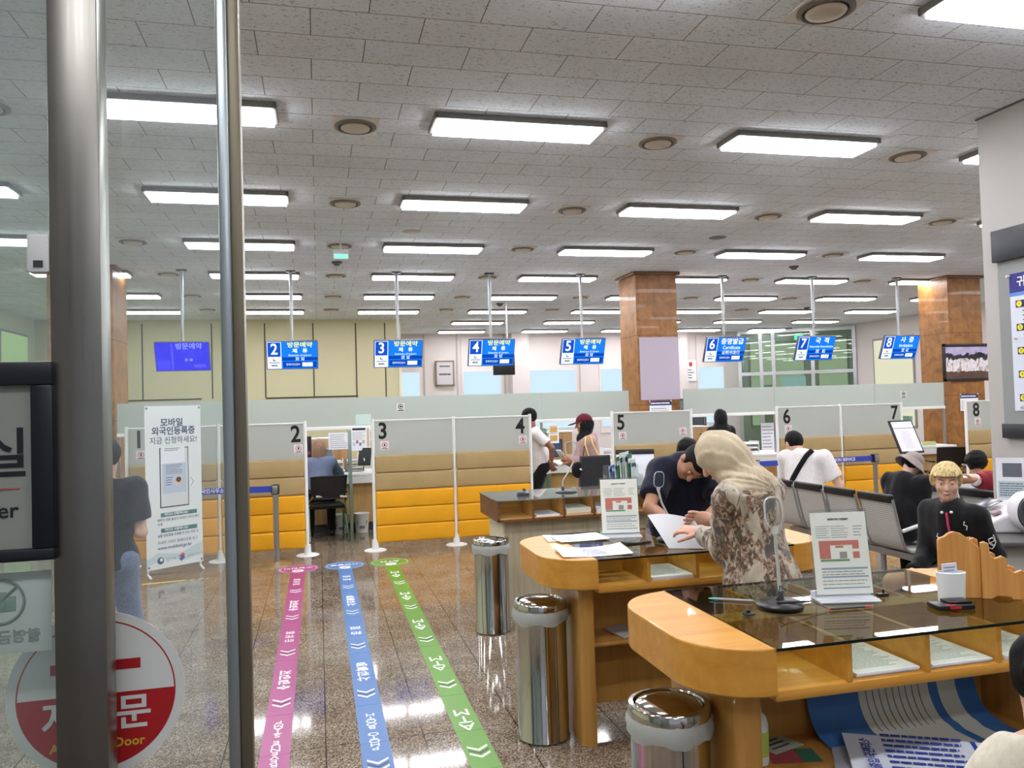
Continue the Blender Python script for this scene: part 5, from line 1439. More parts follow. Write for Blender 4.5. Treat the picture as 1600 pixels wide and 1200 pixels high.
def hair_piece(hair, J, t, org, hh):
    H = J['H'] / 1.7; fh, uh = J['fh'], J['uh']; lh = np.cross(uh, fh); hc = J['head']; RH = [lh, fh, uh]
    kind, m = hair['kind'], hair['mat']; s, f, l = J['s'], J['ft'], J['l']
    def grid(m_=.2, extra=None):
        P = np.array([hc] + (extra or [])); return Field(P.min(0) - m_, P.max(0) + m_, hh)
    if kind in ('short', 'crop', 'bowl', 'curly', 'bun', 'long'):
        g = grid(.2 if kind != 'long' else .34); q = {'short': .012, 'crop': .006, 'bowl': .026, 'curly': .034, 'bun': .012, 'long': .02}[kind]
        g.ell(hc + uh * .03 * H - fh * .012 * H, V(.076 + q, .094 + q, .094 + q) * H, RH, .01)
        if kind in ('bowl',): g.ell(hc + uh * .035 * H + fh * .03 * H, V(.085, .075, .06) * H, RH, .03)
        if kind == 'curly': g.ell(hc + uh * .05 * H - fh * .03 * H, V(.108, .105, .1) * H, RH, .03)
        if kind == 'long':
            g.cone(hc - fh * .03 * H, hc - uh * .22 * H - fh * .05 * H, .1 * H, .075 * H, .03)
        z = {'short': .052, 'crop': .062, 'bowl': .066, 'curly': .045, 'bun': .055, 'long': .05}[kind]
        g.cut2(hc + uh * z * H + fh * .03 * H, fh, -uh)                       # the face stays free
        g.cut2(hc - uh * .012 * H + fh * -.012 * H, fh, -uh)                 # so do the ears
        if kind != 'long': g.cut(hc - uh * {'short': .085, 'crop': .075, 'bowl': .03, 'curly': .085, 'bun': .075}[kind] * H, -uh - fh * .35)
        g.wrinkle({'short': .004, 'crop': .0015, 'bowl': .003, 'curly': .005, 'bun': .003, 'long': .004}[kind], 70 if kind != 'curly' else 48, 5, (1, 1, .4) if kind != 'curly' else (1, 1, 1))
        np_obj('hair', [g.mesh(1)], m, t, org)
        if hair.get('under'):
            g = grid(); g.ell(hc + uh * .0 * H - fh * .012 * H, V(.082, .1, .085) * H, RH, .01); g.cut2(hc - fh * .012 * H, fh, -uh)
            g.cut(hc - uh * .065 * H, -uh - fh * .3); g.cut(hc + uh * .035 * H, uh); np_obj('hair_undercut', [g.mesh(1)], hair['under'], t, org)
    if kind in ('cap', 'bucket'):
        g = grid()
        g.ell(hc + uh * .03 * H - fh * .01 * H, V(.087, .106, .1) * H, RH, .01)
        g.cut(hc + uh * (.035 if kind == 'cap' else .03) * H, -uh)
        g.ell(hc + uh * .132 * H - fh * .01 * H, V(.008, .008, .006) * H, RH, .004)
        if kind == 'cap':
            g2 = grid(.26)
            g2.ell(hc + uh * .042 * H + fh * .11 * H, V(.078, .1, .03) * H, RH, 0)
            X = hc + uh * .05 * H
            g2.cut(X + uh * .004 + fh * 0, uh * 1 + fh * .12); g2.cut(X - uh * .012, -uh - fh * .12)
            np_obj('cap_brim', [g2.mesh(1)], m, t, org)
        else:
            b = MB(); n = 40; vs = []
            for r0, r1, dz in ((.090, .108, .034), (.142, .160, -.045), (.134, .152, -.05), (.088, .106, .026)):
                for k in range(n):
                    q = 2 * PI * k / n; wv = .008 * math.sin(3 * q + .5)
                    p = hc - org + (lh * math.cos(q) * r0 + fh * (math.sin(q) * r1 - .01) + uh * (dz + wv * (dz < 0))) * H; vs.append(tuple(p))
            b.add(vs, [(i * n + k, i * n + (k + 1) % n, (i + 1) % 4 * n + (k + 1) % n, (i + 1) % 4 * n + k) for i in range(4) for k in range(n)], True)
            b.build('hat_brim', m, t)
        np_obj('cap_crown' if kind == 'cap' else 'hat_crown', [g.mesh(1)], m, t, org)
        if hair.get('hairmat'):
            g = grid(); g.ell(hc - uh * .0 * H - fh * .016 * H, V(.085, .102, .088) * H, RH, .01); g.cut(hc + uh * .04 * H, uh); g.cut2(hc + fh * .01 * H, fh, -uh); g.cut(hc - uh * hair.get('hl', .06) * H, -uh - fh * .3)
            g.wrinkle(.006, 60, 4); np_obj('hair', [g.mesh(1)], hair['hairmat'], t, org)
        if hair.get('scarf'):
            g = grid(.25, [J['neck']]); g.ell(hc - fh * .02 * H - uh * .01 * H, V(.085, .1, .1) * H, RH, .03); g.cut(hc + uh * .045 * H, uh)
            g.cone(hc - uh * .05 * H, J['neck'] + s * .0, .075 * H, .085 * H, .04); g.ell(J['neck'] + f * .02, V(.11, .1, .07) * H, [l, f, s], .05)
            g.ell(hc + fh * .1 * H - uh * .02 * H, V(.062, .07, .095) * H, RH, .01, 'sub'); g.wrinkle(.004, 40, 7); np_obj('scarf', [g.mesh(1)], hair['scarf'], t, org)
    if kind == 'hijab':
        g = Field(np.minimum(hc, J['neck']) - .32, np.maximum(hc, J['neck']) + .32, hh)
        bk = hair.get('back', .05)
        g.ell(hc + uh * .02 * H - fh * .015 * H, V(.092, .114, .122) * H, RH, .02)
        g.ell(hc - uh * .02 * H - fh * .05 * H, V(.085, .09, .12) * H, RH, .03)
        g.cone(hc - uh * .06 * H - fh * .01, J['neck'] + s * .0, .088 * H, .098 * H, .06)
        if hair.get('drape', True):
            for n in 'LR': g.cone(J['neck'] - s * .01, J['neck'] * .25 + J['sh' + n] * .75, .09 * H, .072 * H, .06)
            g.ell(J['neck'] - s * .07 * H - f * bk * H, V(.14, .068, .11) * H, [l, f, s], .05)
            g.ell(J['neck'] - s * .06 * H + f * .06 * H, V(.12, .07, .1) * H, [l, f, s], .05)
        op = hair.get('open', .125)
        g.ell(hc + fh * op * H - uh * .008 * H, V(.062, .075, .088) * H, RH, .012, 'sub')
        if hair.get('gather'):                                               # folds that run together at the nape
            X, Y, Z = g.coords(); N = J['neck'] - f * .02 + s * .02
            a = (X - N[0]) * lh[0] + (Y - N[1]) * lh[1] + (Z - N[2]) * lh[2]; c_ = (X - N[0]) * UP[0] + (Y - N[1]) * UP[1] + (Z - N[2]) * UP[2]; e_ = (X - N[0]) * fh[0] + (Y - N[1]) * fh[1] + (Z - N[2]) * fh[2]
            th = np.arctan2(a + .35 * e_, c_ + .05); rr = np.sqrt(a * a + c_ * c_ + e_ * e_)
            g.d = (g.d + hair['gather'] * (np.sin(th * 21 + 2 * np.sin(th * 5)) + .5 * np.sin(th * 37 + 1)) * np.clip(1.25 - rr / .3, .15, 1)).astype(np.float32)
        g.wrinkle(hair.get('fold', .006), 34, hair.get('seed', 2), (1.2, 1.2, .3)); g.wrinkle(.0032, 85, 9, (1, 1, .25))
        np_obj('headscarf', [g.mesh(1)], m, t, org)
# ------------------------------------------------------------------ the people
SK1 = skin('tan', (172, 126, 100)); SK2 = skin('light', (214, 172, 150)); SK3 = skin('olive', (186, 138, 108)); SK4 = skin('brown', (140, 96, 72)); SK5 = skin('rosy', (206, 158, 136))
def hair_mat(name, rgb, rough=.62):
    m = mat(name, rgb, rough, spec=.18); t = NT(m); n = t.noise(t.coord('Object', (130, 130, 22)), 1, 4, .65)
    t.base(t.ramp(n, [(.3, tuple(int(c * .55) for c in rgb)), (.7, tuple(min(255, int(c * 1.12)) for c in rgb))])); t.bump(n, .6, .004); return m
HB = hair_mat('hair_black', (22, 20, 20)); HBL = hair_mat('hair_blond', (226, 202, 146))
F_navy = fabric('navy_knit', (24, 26, 44), .2); F_white = fabric('white_cotton', (222, 216, 214), .05); F_black = fabric('black_cotton', (20, 20, 23), .25)
F_denim = fabric('denim_blue', (104, 116, 142), .14); F_mauve = fabric('mauve_cotton', (178, 144, 142), .08); F_bluegrey = fabric('blue_grey_cotton', (108, 118, 146), .1)
F_greyhat = fabric('grey_felt', (158, 146, 142), .08); F_maroon = fabric('maroon_twill', (96, 26, 42), .12); F_sand = fabric('sand_satin', (190, 174, 148), .03, .6, 14); F_char = fabric('charcoal_canvas', (50, 50, 54), .12)
F_darkdenim = fabric('dark_trouser', (34, 34, 42), .2); F_ltgrey = fabric('light_grey_cotton', (188, 186, 184), .08); F_cream = fabric('cream_cotton', (220, 212, 194), .05); F_red = fabric('dark_red_knit', (136, 28, 48), .15)
F_brownscarf = fabric('brown_scarf', (142, 112, 94), .1); SH_blk = mat('shoe_black', (24, 24, 26), .45); SH_wht = mat('shoe_white', (206, 204, 200), .5)
def dress_mat():
    m = mat('patterned_dress', (190, 178, 158), .6, sheen=.2); t = NT(m)
    v = t.coord('Object', (1, 1, .42))
    n1 = t.noise(v, 9, 3, .55, .6); n2 = t.noise(t.coord('Object', (1, 1, .7), (3, 1, 2)), 46, 5, .7, .8); n3 = t.noise(t.coord('Object', (1, 1, .5), (7, 2, 5)), 14, 4, .6, .9)
    cream = t.ramp(t.noise(v, 22, 3), [(.3, (142, 130, 112)), (.7, (190, 180, 162))])
    lace = t.ramp(n2, [(.42, (62, 44, 34)), (.5, (120, 90, 66)), (.60, (176, 164, 146))])
    c = t.mix(t.ramp(n1, [(.46, (0, 0, 0)), (.50, (255, 255, 255))]), cream, lace)
    c = t.mix(t.ramp(n3, [(.57, (0, 0, 0)), (.61, (255, 255, 255))]), c, (74, 70, 66))
    t.base(c); return m
M_dress = dress_mat()
# --- woman in the sand headscarf and patterned dress
J = pose(1.965, 3.32, 115, 1.6, lean=7, bow=36, turn=34, armL=V(1.835, 3.63, 1.06), poleL=V(.15, -.6, -1), armR=V(1.96, 3.74, 1.10), poleR=V(.9, -.5, -.2))
J['head'] = J['head'] + V(-.05, .02, -.015)
J['hdL'] = V(-.62, .62, .12)
A = person('woman in sand headscarf and brown patterned long dress holding a form', J, SK5, None, None, dict(kind='hijab', mat=F_sand, fold=.004, back=.025, open=.150, gather=.0042), SH_blk, .009, (.75, .6), palmL=V(.2, .3, -.9))
H = 1.6 / 1.7; org = J['org']
lo, hi = bounds(J, .33); lo[2] = .03
D = Field(lo, hi, .009); torso(D, J, .010, .07)
pz = J['pel']
D.ell(pz + UP * .02, V(.175, .145, .2), [J['l'], J['f'], UP], .08)
D.cone(pz - UP * .02, V(org[0], org[1], .1), .155, .215, .1, flat_end=True)
D.cut(J['neck'] + J['s'] * .03, J['s'] + J['f'] * .2); D.cut(V(0, 0, .07), -UP)
for n in 'LR':
    D.cone(J['sh' + n], J['el' + n], .060, .068, .05); D.cone(J['el' + n], J['wr' + n] * .9 + J['el' + n] * .1, .072, .05, .04); D.cone(J['wr' + n] * .9 + J['el' + n] * .1, J['wr' + n], .046, .036, .015, flat_end=True)
D.wrinkle(.010, 19, 4, (1, 1, .3)); D.wrinkle(.004, 55, 8, (1, 1, .5))
np_obj('dress', [D.mesh(2)], M_dress, A, org)
# the end of the headscarf over her back
T_ = Field(J['neck'] - .4, J['neck'] + .3, .009)
b0 = J['neck'] - J['f'] * .02
T_.ell(b0 + UP * .03 - J['l'] * .0, V(.075, .055, .06), [J['l'], J['ft'], J['s']], .03)
T_.cone(b0 + UP * .02 - J['f'] * .02, b0 - J['l'] * .12 - UP * .05 - J['f'] * .02, .04, .044, .05)
T_.cone(b0 - J['l'] * .06 - J['f'] * .03, b0 - J['l'] * .10 - UP * .19 - J['f'] * .035, .042, .038, .05)
T_.cone(b0 + J['l'] * .01 - J['f'] * .03, b0 - J['l'] * .05 - UP * .14 - J['f'] * .04, .042, .034, .05)
T_.wrinkle(.006, 34, 3, (1, 1, .35)); np_obj('scarf_end', [T_.mesh(2)], F_sand, A, org)
# the form she holds
t = thing('paper_form', 'white form held upright by the woman in the sand headscarf', 'paper', (1.84, 3.76, .957))
vs, fs = [], []
a, b = V(-.10, .05, .001), V(.10, -.05, .001); upq = V(-.075, .09, .165)
for i in range(9):
    for j in range(9):
        u, v_ = i / 8, j / 8
        p = a * (1 - u) + b * u + upq * v_ * (1 - .12 * u) + V(0, .02, .012) * math.sin(PI * u) * v_
        vs.append(tuple(p))
for i in range(8):
    for j in range(8): k = i * 9 + j; fs.append((k, k + 9, k + 10, k + 1))
bm_ = MB().add(vs, fs, True); nrm_ = unit(np.cross(b - a, upq))
bm_.add([tuple(V(*v_) + nrm_ * .0012) for v_ in vs], [tuple(reversed(f_)) for f_ in fs], True)
bm_.build('sheet', M_paper, t)
fp = MB()
for r in range(9):
    for q in range(3):
        u0, v0 = .1 + .28 * q, .12 + .085 * r
        c_ = [a * (1 - u) + b * u + upq * w * (1 - .12 * u) + V(0, .02, .012) * math.sin(PI * u) * w - nrm_ * .0012 for u, w in ((u0, v0), (u0 + .2, v0), (u0 + .2, v0 + .02), (u0, v0 + .02))]
        fp.add([tuple(x) for x in c_], [(0, 1, 2, 3)])
fp.build('printed_lines', mat('pale_print2', (176, 180, 190), .7), t)
# --- man in navy polo bent over the middle table
J = pose(2.23, 4.68, -98, 1.70, lean=30, bow=8, turn=-20, armR=V(1.95, 4.15, 1.01), poleR=V(-.7, .1, -.5), armL=V(2.10, 4.17, 1.01), poleL=V(.8, .1, -.5))
J['fh'] = unit(V(-.36, -.30, -.88)); J['uh'] = unit(V(.30, -.86, .30) - J['fh'] * (V(.30, -.86, .30) @ J['fh']))
J['head'] = V(2.155, 4.33, 1.345)
J['hdR'] = V(.5, -.5, -.06); J['hdL'] = V(-.75, -.35, -.05)
Bm = person('man in navy polo shirt bent over the middle writing table', J, SK1, dict(mat=F_navy, sleeve='short', hem=.1, off=.02, loose=True, collar=.045, ring=.014, sw=1.1, name='polo_shirt'), dict(mat=F_darkdenim), dict(kind='crop', mat=HB), SH_blk, .010, (.35, .35), palmL=V(0, 0, -1), palmR=V(0, 0, -1), eyes=False)
# --- black haired visitor bent behind him
J = pose(3.22, 6.02, 205, 1.62, lean=50, bow=5, turn=0)
person('person in blue grey clothes bowed behind the man in navy, only black hair showing', J, SK3, dict(mat=F_bluegrey, sleeve='short', hem=.1), dict(mat=F_bluegrey), dict(kind='short', mat=HB), SH_blk, .014, (None, None), face=False)
# --- woman in maroon cap
J = pose(2.98, 8.58, 172, 1.6, lean=4, bow=8, turn=-6, armL=V(2.74, 8.45, 1.09), poleL=V(.6, -.2, -.8), armR=V(2.72, 8.62, 1.08), poleR=V(.5, .6, -.6))
Dm = person('woman in maroon cap and mauve hooded top holding her phone', J, SK3, dict(mat=F_mauve, sleeve='long', hem=.14, off=.02, loose=True, hood=True, sw=1.12, name='hooded_top'), dict(mat=F_ltgrey, off=.02), dict(kind='cap', mat=F_maroon, scarf=F_black), SH_wht, .011, (.9, .9))
t = thing('phone', 'white cased phone held by the woman in the maroon cap', 'phone', (2.655, 8.5, 1.1), .5)
MB().box(-.005, .005, -.04, .04, 0, .14, .004).xf(Matrix.Rotation(-.7, 4, 'Y')).build('case', M_plasticwhite, t)
MB().box(.005, .006, -.036, .036, .004, .136).xf(Matrix.Rotation(-.7, 4, 'Y')).build('screen', M_black, t)
tb_ = thing('tote_bag', 'charcoal tote bag with yellow strap on the shoulder of the woman in maroon cap', 'bag', (2.93, 8.27, .74))
bg_ = MB(); P = [(-.19, 0), (.19, 0), (.175, .4), (-.16, .4)]
bg_.prism(P, -.045, .045, MX, bev=.02); bg_.build('bag_body', F_char, tb_)
MB().tube([(-.06, .0, .39), (-.09, .03, .52), (-.06, .1, .6), (.0, .16, .56)], .011, 8, flat=.4).build('strap', mat('strap_yellow', (222, 190, 70), .6), tb_)
MB().tube([(.06, .0, .39), (.0, .03, .52), (.0, .1, .61), (.06, .16, .57)], .011, 8, flat=.4).build('strap', mat('strap_yellow', (222, 190, 70), .6), tb_)
lg = MB().tube([(.09, -.047, .1), (.12, -.047, .125), (.15, -.047, .1)], .004, 6); lg.tube([(.09, -.047, .085), (.16, -.047, .085)], .003, 6); lg.build('printed_mark', M_whiteink, tb_)
t = thing('belt_pouch', 'small black pouch with white mark hanging beside the charcoal tote', 'bag', (2.74, 8.27, .89))
MB().ball((0, 0, .1), (.075, .04, .09), 18).build('pouch', F_black, t)
MB().box(-.04, .03, -.041, -.036, .10, .116).xf(Matrix.Rotation(.4, 4, 'Y')).build('printed_mark', M_whiteink, t)
MB().tube([(.05, .02, .17), (.1, .08, .3), (.14, .17, .4)], .006, 6).build('strap', M_black, t)
# --- man in white tee, hands behind his back
J = pose(2.86, 10.32, 176, 1.68, lean=10, bow=10, armL=V(2.98, 10.13, .92), poleL=V(.5, -.7, 0), armR=V(3.0, 10.27, .93), poleR=V(.5, .7, 0))
J['hdL'] = V(.3, .35, -.55); J['hdR'] = V(.3, -.3, -.6)
person('man in white tee with hands clasped behind his back at counter four', J, SK4, dict(mat=F_white, sleeve='short', hem=.1, loose=True), dict(mat=F_black), dict(kind='short', mat=HB), SH_blk, .011, (.7, .7), face=True)
# --- seated visitor at counter two
J = pose(.0, 10.99, 90, 1.56, lean=20, bow=6, turn=0, seat=.492, armL=V(-.10, 11.42, .93), poleL=V(-.5, -.5, -.2), armR=V(.10, 11.42, .93), poleR=V(.5, -.5, -.2), reach=.19)
person('seated visitor in brown headscarf and blue shirt at counter two', J, SK4, dict(mat=F_bluegrey, sleeve='long', hem=.08, loose=True), dict(mat=F_black), dict(kind='hijab', mat=F_brownscarf, fold=.004, drape=False), SH_blk, .012, (None, None), face=False)
# --- visitor in black headscarf
J = pose(5.86, 10.82, 92, 1.56, lean=4, bow=4)
person('person in black headscarf standing between counters five and six', J, SK3, dict(mat=F_black, sleeve='long', hem=.25, loose=True), dict(mat=F_black), dict(kind='hijab', mat=F_black, fold=.003), SH_blk, .013, (.4, .4), face=False)
# --- seated man with sling strap
J = pose(4.80, 7.22, 34, 1.84, lean=8, bow=26, turn=50, seat=.45, armL=V(5.05, 7.52, .66), armR=V(5.25, 7.15, .66))
J['head'] = J['head'] + V(-.085, .03, -.08)
Hm = person('seated man in white tee with black sling strap across his back', J, SK2, dict(mat=F_white, sleeve='short', hem=.1, off=.02, loose=True, sw=1.02, fold=.008), dict(mat=F_black), dict(kind='crop', mat=HB), SH_blk, .011, (.5, .5), face=True)
org = J['org']; sp_ = []
for k in range(15):
    u = k / 14; a_ = J['neck'] * .45 + J['shR'] * .55 + J['s'] * .05; b_ = J['pel'] + J['l'] * .15 + J['s'] * .08
    sp_.append(tuple(J['T'].hit(a_ * (1 - u) + b_ * u, J['ft'], .010) - org))
sm_ = MB().tube(sp_, .026, 8, flat=.35); sm_.build('sling_strap', F_black, Hm)
# --- seated man in bucket hat
J = pose(4.82, 5.88, 18, 1.47, lean=18, bow=34, turn=-22, seat=.45, armL=V(5.16, 5.98, .62), poleL=V(-.2, .2, -1), armR=V(5.16, 5.74, .62), poleR=V(-.2, .0, -1))
person('seated person in grey bucket hat and black jacket on the bench', J, SK2, dict(mat=F_black, sleeve='long', hem=.06, off=.022, loose=True, sw=1.1, fold=.009, collar=.05, ring=.02, name='jacket'), dict(mat=F_black, off=.02), dict(kind='bucket', mat=F_greyhat, hairmat=HB, hl=.085), SH_blk, .010, (.6, .6), face=True)
# --- young person with blond hair
J = pose(3.74, 4.0, 186, 1.46, lean=14, bow=2, turn=42, seat=.50, armL=V(3.60, 3.84, .66), poleL=V(.5, -.05, -1), poleR=V(.3, .2, -1), armR=V(3.42, 4.06, .66), reach=.25)
J['knL'] = V(3.31, 3.88, .60); J['anL'] = V(3.27, 3.82, .075); J['knR'] = V(3.27, 4.06, .61); J['anR'] = V(3.16, 4.04, .075)
Jm = person('blond haired person in black tracksuit with pink cord sitting behind the nearest table', J, SK2, dict(mat=F_black, sleeve='long', hem=.1, off=.014, sw=1.1, collar=.05, ring=.02, fold=.007, name='track_jacket'), dict(mat=F_black, off=.02), dict(kind='bowl', mat=HBL), SH_blk, .009, (.6, .6))
org = J['org']; f, l, s, T = J['ft'], J['l'], J['s'], J['T']
def on(u, v_): return T.hit(J['neck'] + l * u - s * v_, -unit(f + l * .35), .006) - org
MB().tube([tuple(on(.02 + .01 * k / 6, .0 + .3 * k / 9)) for k in range(9)], .0065, 8).build('neck_cord', mat('cord_pink', (196, 54, 96), .6), Jm)
for g in (-1, 1): MB().ball(tuple(on(.02 + .028 * g, .0)), .009, 8).build('eyelet', M_plasticwhite, Jm)
emb = mat('embroidery_white', (220, 214, 212), .7)
def patch(u, v_, pts_, m_=emb, r=.0035):
    MB().tube([tuple(on(u + a_, v_ - b_)) for a_, b_ in pts_], r, 6).build('embroidery', m_, Jm)
patch(.12, .07, [(0, .02), (-.012, 0), (.012, -.004), (0, -.03)])
patch(.115, .15, [(-.012, 0), (.012, .004), (.004, -.012)], mat('embroidery_gold', (190, 170, 90), .7), .006)
patch(-.06, .16, [(0, .03), (-.012, .012), (.012, -.002), (-.012, -.016), (0, -.03)])
o_ = J['shL'] * .35 + J['elL'] * .65
def arm_on(a_, b_): return T.hit(o_ + V(.86, -.5, 0) * a_ + UP * b_, V(.5, .86, 0), .006, .2) - org
MB().tube([tuple(arm_on(a_ * .9, b_)) for a_, b_ in ((-.02, -.03), (.005, -.035), (.02, -.015), (-.01, 0), (.02, .012), (.005, .03), (-.018, .02), (-.012, -.004), (.014, -.022), (.026, .004), (.012, .045))], .003, 6).build('embroidery', emb, Jm)
# --- person with dark hair on the second bench
J = pose(5.70, 5.93, 40, 1.30, lean=4, bow=6, turn=10, seat=.45, armR=V(5.43, 5.68, .965), poleR=V(.6, -.7, .1), armL=V(5.95, 6.2, .62))
J['hdR'] = V(-.6, .4, -.1)
Km = person('dark haired person in white jacket, arm over the far bench back', J, SK3, dict(mat=F_white, sleeve='long', hem=.08, off=.028, loose=True, name='jacket'), dict(mat=F_black), dict(kind='curly', mat=HB), SH_blk, .012, (None, .5), face=True)
org = J['org']; C_ = Field(np.minimum(J['elR'], J['wrR']) - .3, np.maximum(J['shR'], J['elR']) + .25, .012)
C_.cone(J['shR'] * .4 + J['elR'] * .6, J['elR'], .088, .09, .02); C_.cone(J['elR'], J['wrR'] * .85 + J['elR'] * .15, .088, .062, .02, flat_end=True); C_.wrinkle(.006, 30, 4)
np_obj('sleeve', [C_.mesh(1)], F_red, Km, org, 'dark red sleeve')
# --- woman in black tee seen through the door glass
J = pose(-1.30, 5.46, 82, 1.58, lean=0, bow=6, turn=12, armR=V(-1.14, 5.66, 1.02), poleR=V(.2, -.8, -.5), armL=V(-1.48, 5.64, 1.0), poleL=V(-.5, -.8, -.3))
person('woman in black tee and blue jeans standing behind the door glass', J, SK2, dict(mat=F_black, sleeve='short', hem=.05, off=.018, sw=1.15), dict(mat=F_denim, off=.012), dict(kind='bun', mat=HB), SH_wht, .010, (.5, .5), face=True)
# --- person at the bottom right corner
J = pose(1.33, 1.25, 28, 1.25, lean=6, bow=4)
for n in 'LR': J['sh' + n] = J['sh' + n] - UP * .085 + V(.035, -.005, 0)
person('dark haired person in cream shirt at the lower right corner', J, SK2, dict(mat=F_cream, sleeve='short', hem=.1, off=.010, collar=.01), dict(mat=F_darkdenim), dict(kind='short', mat=HB), SH_wht, .009, (.5, .5))
# ------------------------------------------------------------------ waiting benches of perforated steel
def perf_mat():
    m = mat('perforated_steel', (150, 148, 146), .45, .2); t = NT(m)
    v = t.coord('Object'); sp = t.n('ShaderNodeSeparateXYZ'); t.l(v, sp.inputs[0])
    def cell(o, pitch, add=None):
        q = t.n('ShaderNodeMath', operation='MULTIPLY'); t.l(o, q.inputs[0]); q.inputs[1].default_value = 1 / pitch
        r = t.n('ShaderNodeMath', operation='FRACT'); t.l(q.outputs[0], r.inputs[0])
        z = t.n('ShaderNodeMath', operation='SUBTRACT'); t.l(r.outputs[0], z.inputs[0]); z.inputs[1].default_value = .5
        y = t.n('ShaderNodeMath', operation='POWER'); t.l(z.outputs[0], y.inputs[0]); y.inputs[1].default_value = 2; return y.outputs[0]
    a, b = cell(sp.outputs['Y'], .019), cell(sp.outputs['Z'], .017)
    s_ = t.n('ShaderNodeMath', operation='ADD'); t.l(a, s_.inputs[0]); t.l(b, s_.inputs[1])
    g = t.n('ShaderNodeMath', operation='LESS_THAN'); t.l(s_.outputs[0], g.inputs[0]); g.inputs[1].default_value = .06
    t.base(t.mix(g.outputs[0], (206, 204, 200), (74, 72, 70))); return m
M_perf = perf_mat(); M_seatframe = mat('seat_frame_grey', (158, 158, 158), .35, .5)
PROF = [(-.115, .855), (-.10, .80), (-.07, .66), (-.035, .52), (-.005, .445), (.05, .415), (.14, .42), (.30, .43), (.40, .435), (.44, .42)]
def bench(x, ys, label, legs, arm=True, rz=0, base=None):
    t = thing('waiting_bench', label, 'bench', (x, ys[0], 0) if base is None else base, rz, 'rows of perforated waiting seats')
    w = .205
    for y in [q - ys[0] for q in ys]:
        b = MB(); vs = []
        for px_, pz_ in PROF: vs += [(px_, y - w, pz_), (px_, y + w, pz_)]
        n = len(PROF)
        b.add(vs, [(2 * i, 2 * i + 1, 2 * i + 3, 2 * i + 2) for i in range(n - 1)], True)
        b.add([(v[0] + .006, v[1], v[2] + .006) for v in vs], [(2 * i + 2, 2 * i + 3, 2 * i + 1, 2 * i) for i in range(n - 1)], True)
        b.build('seat_shell', M_perf, t)
        for g in (-1, 1):
            MB().tube([(px_, y + g * (w + .004), pz_) for px_, pz_ in PROF], .0125, 8).build('side_frame', M_seatframe, t)
        MB().box(-.135, -.095, y - w - .004, y + w + .004, .825, .895, .014, 3).build('headrest', M_black, t)
    y0, y1 = min(ys) - ys[0], max(ys) - ys[0]
    MB().box(.1, .17, y0 - .2, y1 + .2, .33, .385, .006).build('beam', M_seatframe, t)
    for y in [q - ys[0] for q in legs]:
        lg = MB().tube([(.135, y, .34), (.135, y, .05)], .024, 12); lg.build('leg', M_seatframe, t)
        MB().tube([(-.14, y, .02), (.135, y, .06), (.40, y, .02)], .02, 10).build('foot', M_seatframe, t)
    if arm:
        MB().tube([(-.05, y0 - w - .03, .60), (.10, y0 - w - .03, .635), (.26, y0 - w - .03, .63)], .017, 10, flat=.6).build('armrest', mat('armrest_pale', (196, 196, 194), .35, .3), t)
        MB().tube([(.12, y0 - w - .03, .62), (.13, y0 - w - .03, .36)], .012, 8).build('arm_support', M_seatframe, t)
    return t
bench(4.645, [5.79, 6.26, 6.73, 7.2], 'front row of perforated steel waiting seats with black headrests', [6.03, 6.96])
bench(5.515, [5.6, 6.07, 5.13], 'second row of perforated waiting seats beside the white pillar', [5.36, 5.84], False)
st = thing('stool', 'low black stool under the blond haired person', 'stool', (3.78, 4.0, 0))
MB().lathe([(0, .485), (.17, .485), (.185, .475), (.185, .445), (0, .44)], n=32).build('seat', M_black, st)
for k in range(4):
    a = PI / 4 + PI / 2 * k
    MB().tube([(.1 * math.cos(a), .1 * math.sin(a), .445), (.17 * math.cos(a), .17 * math.sin(a), .002)], .013, 8).build('leg', M_alu, st)
# visitor chairs at the counters
def visitor_chair(x, y, rz, label):
    t = thing('visitor_chair', label, 'chair', (x, y, 0), rz)
    MB().box(-.22, .22, -.2, .24, .42, .47, .022, 3).build('seat', F_black, t)
    b = MB(); n = 8; vs = []
    for i in range(n + 1):
        u = i / n - .5
        for z, yy in ((.56, -.22), (.86, -.29)): vs.append((u * (.46 if z > .6 else .42), yy - .03 * (1 - 4 * u * u), z))
    b.add(vs, [(2 * i, 2 * i + 2, 2 * i + 3, 2 * i + 1) for i in range(n)], True); b.add([(v[0], v[1] + .012, v[2]) for v in vs], [(2 * i + 1, 2 * i + 3, 2 * i + 2, 2 * i) for i in range(n)], True)
    b.build('mesh_back', mat('chair_mesh', (30, 30, 34), .7), t)
    rim = [vs[2 * i] for i in range(n + 1)] + [vs[2 * i + 1] for i in range(n, -1, -1)] + [vs[0]]
    MB().tube(rim, .011, 8).build('back_rim', M_black, t)
    for g in (-1, 1):
        MB().tube([(g * .20, -.25, .60), (g * .235, -.2, .54), (g * .235, -.05, .48), (g * .25, -.26, .01)], .012, 8).build('rear_leg', M_chrome, t)
        MB().tube([(g * .235, -.05, .48), (g * .235, .08, .44), (g * .25, .24, .01)], .012, 8).build('front_leg', M_chrome, t)
        MB().box(g * .235 - .02, g * .235 + .02, -.18, .1, .62, .645, .008).build('arm_pad', M_black, t)
        MB().tube([(g * .235, -.06, .48), (g * .235, -.04, .62)], .011, 8).build('arm_post', M_chrome, t)
        MB().box(g * .12 - .045, g * .12 + .045, -.252, -.238, .585, .612, .004).xf(Matrix.Rotation(.12, 4, 'Y') if g > 0 else Matrix.Identity(4)).build('white_tag', M_plasticwhite, t)
    return t
visitor_chair(.08, 10.98, .12, 'black mesh backed visitor chair with chrome legs at counter two')
visitor_chair(9.68, 10.7, -.3, 'black backed visitor chair at counter seven behind the seated people')
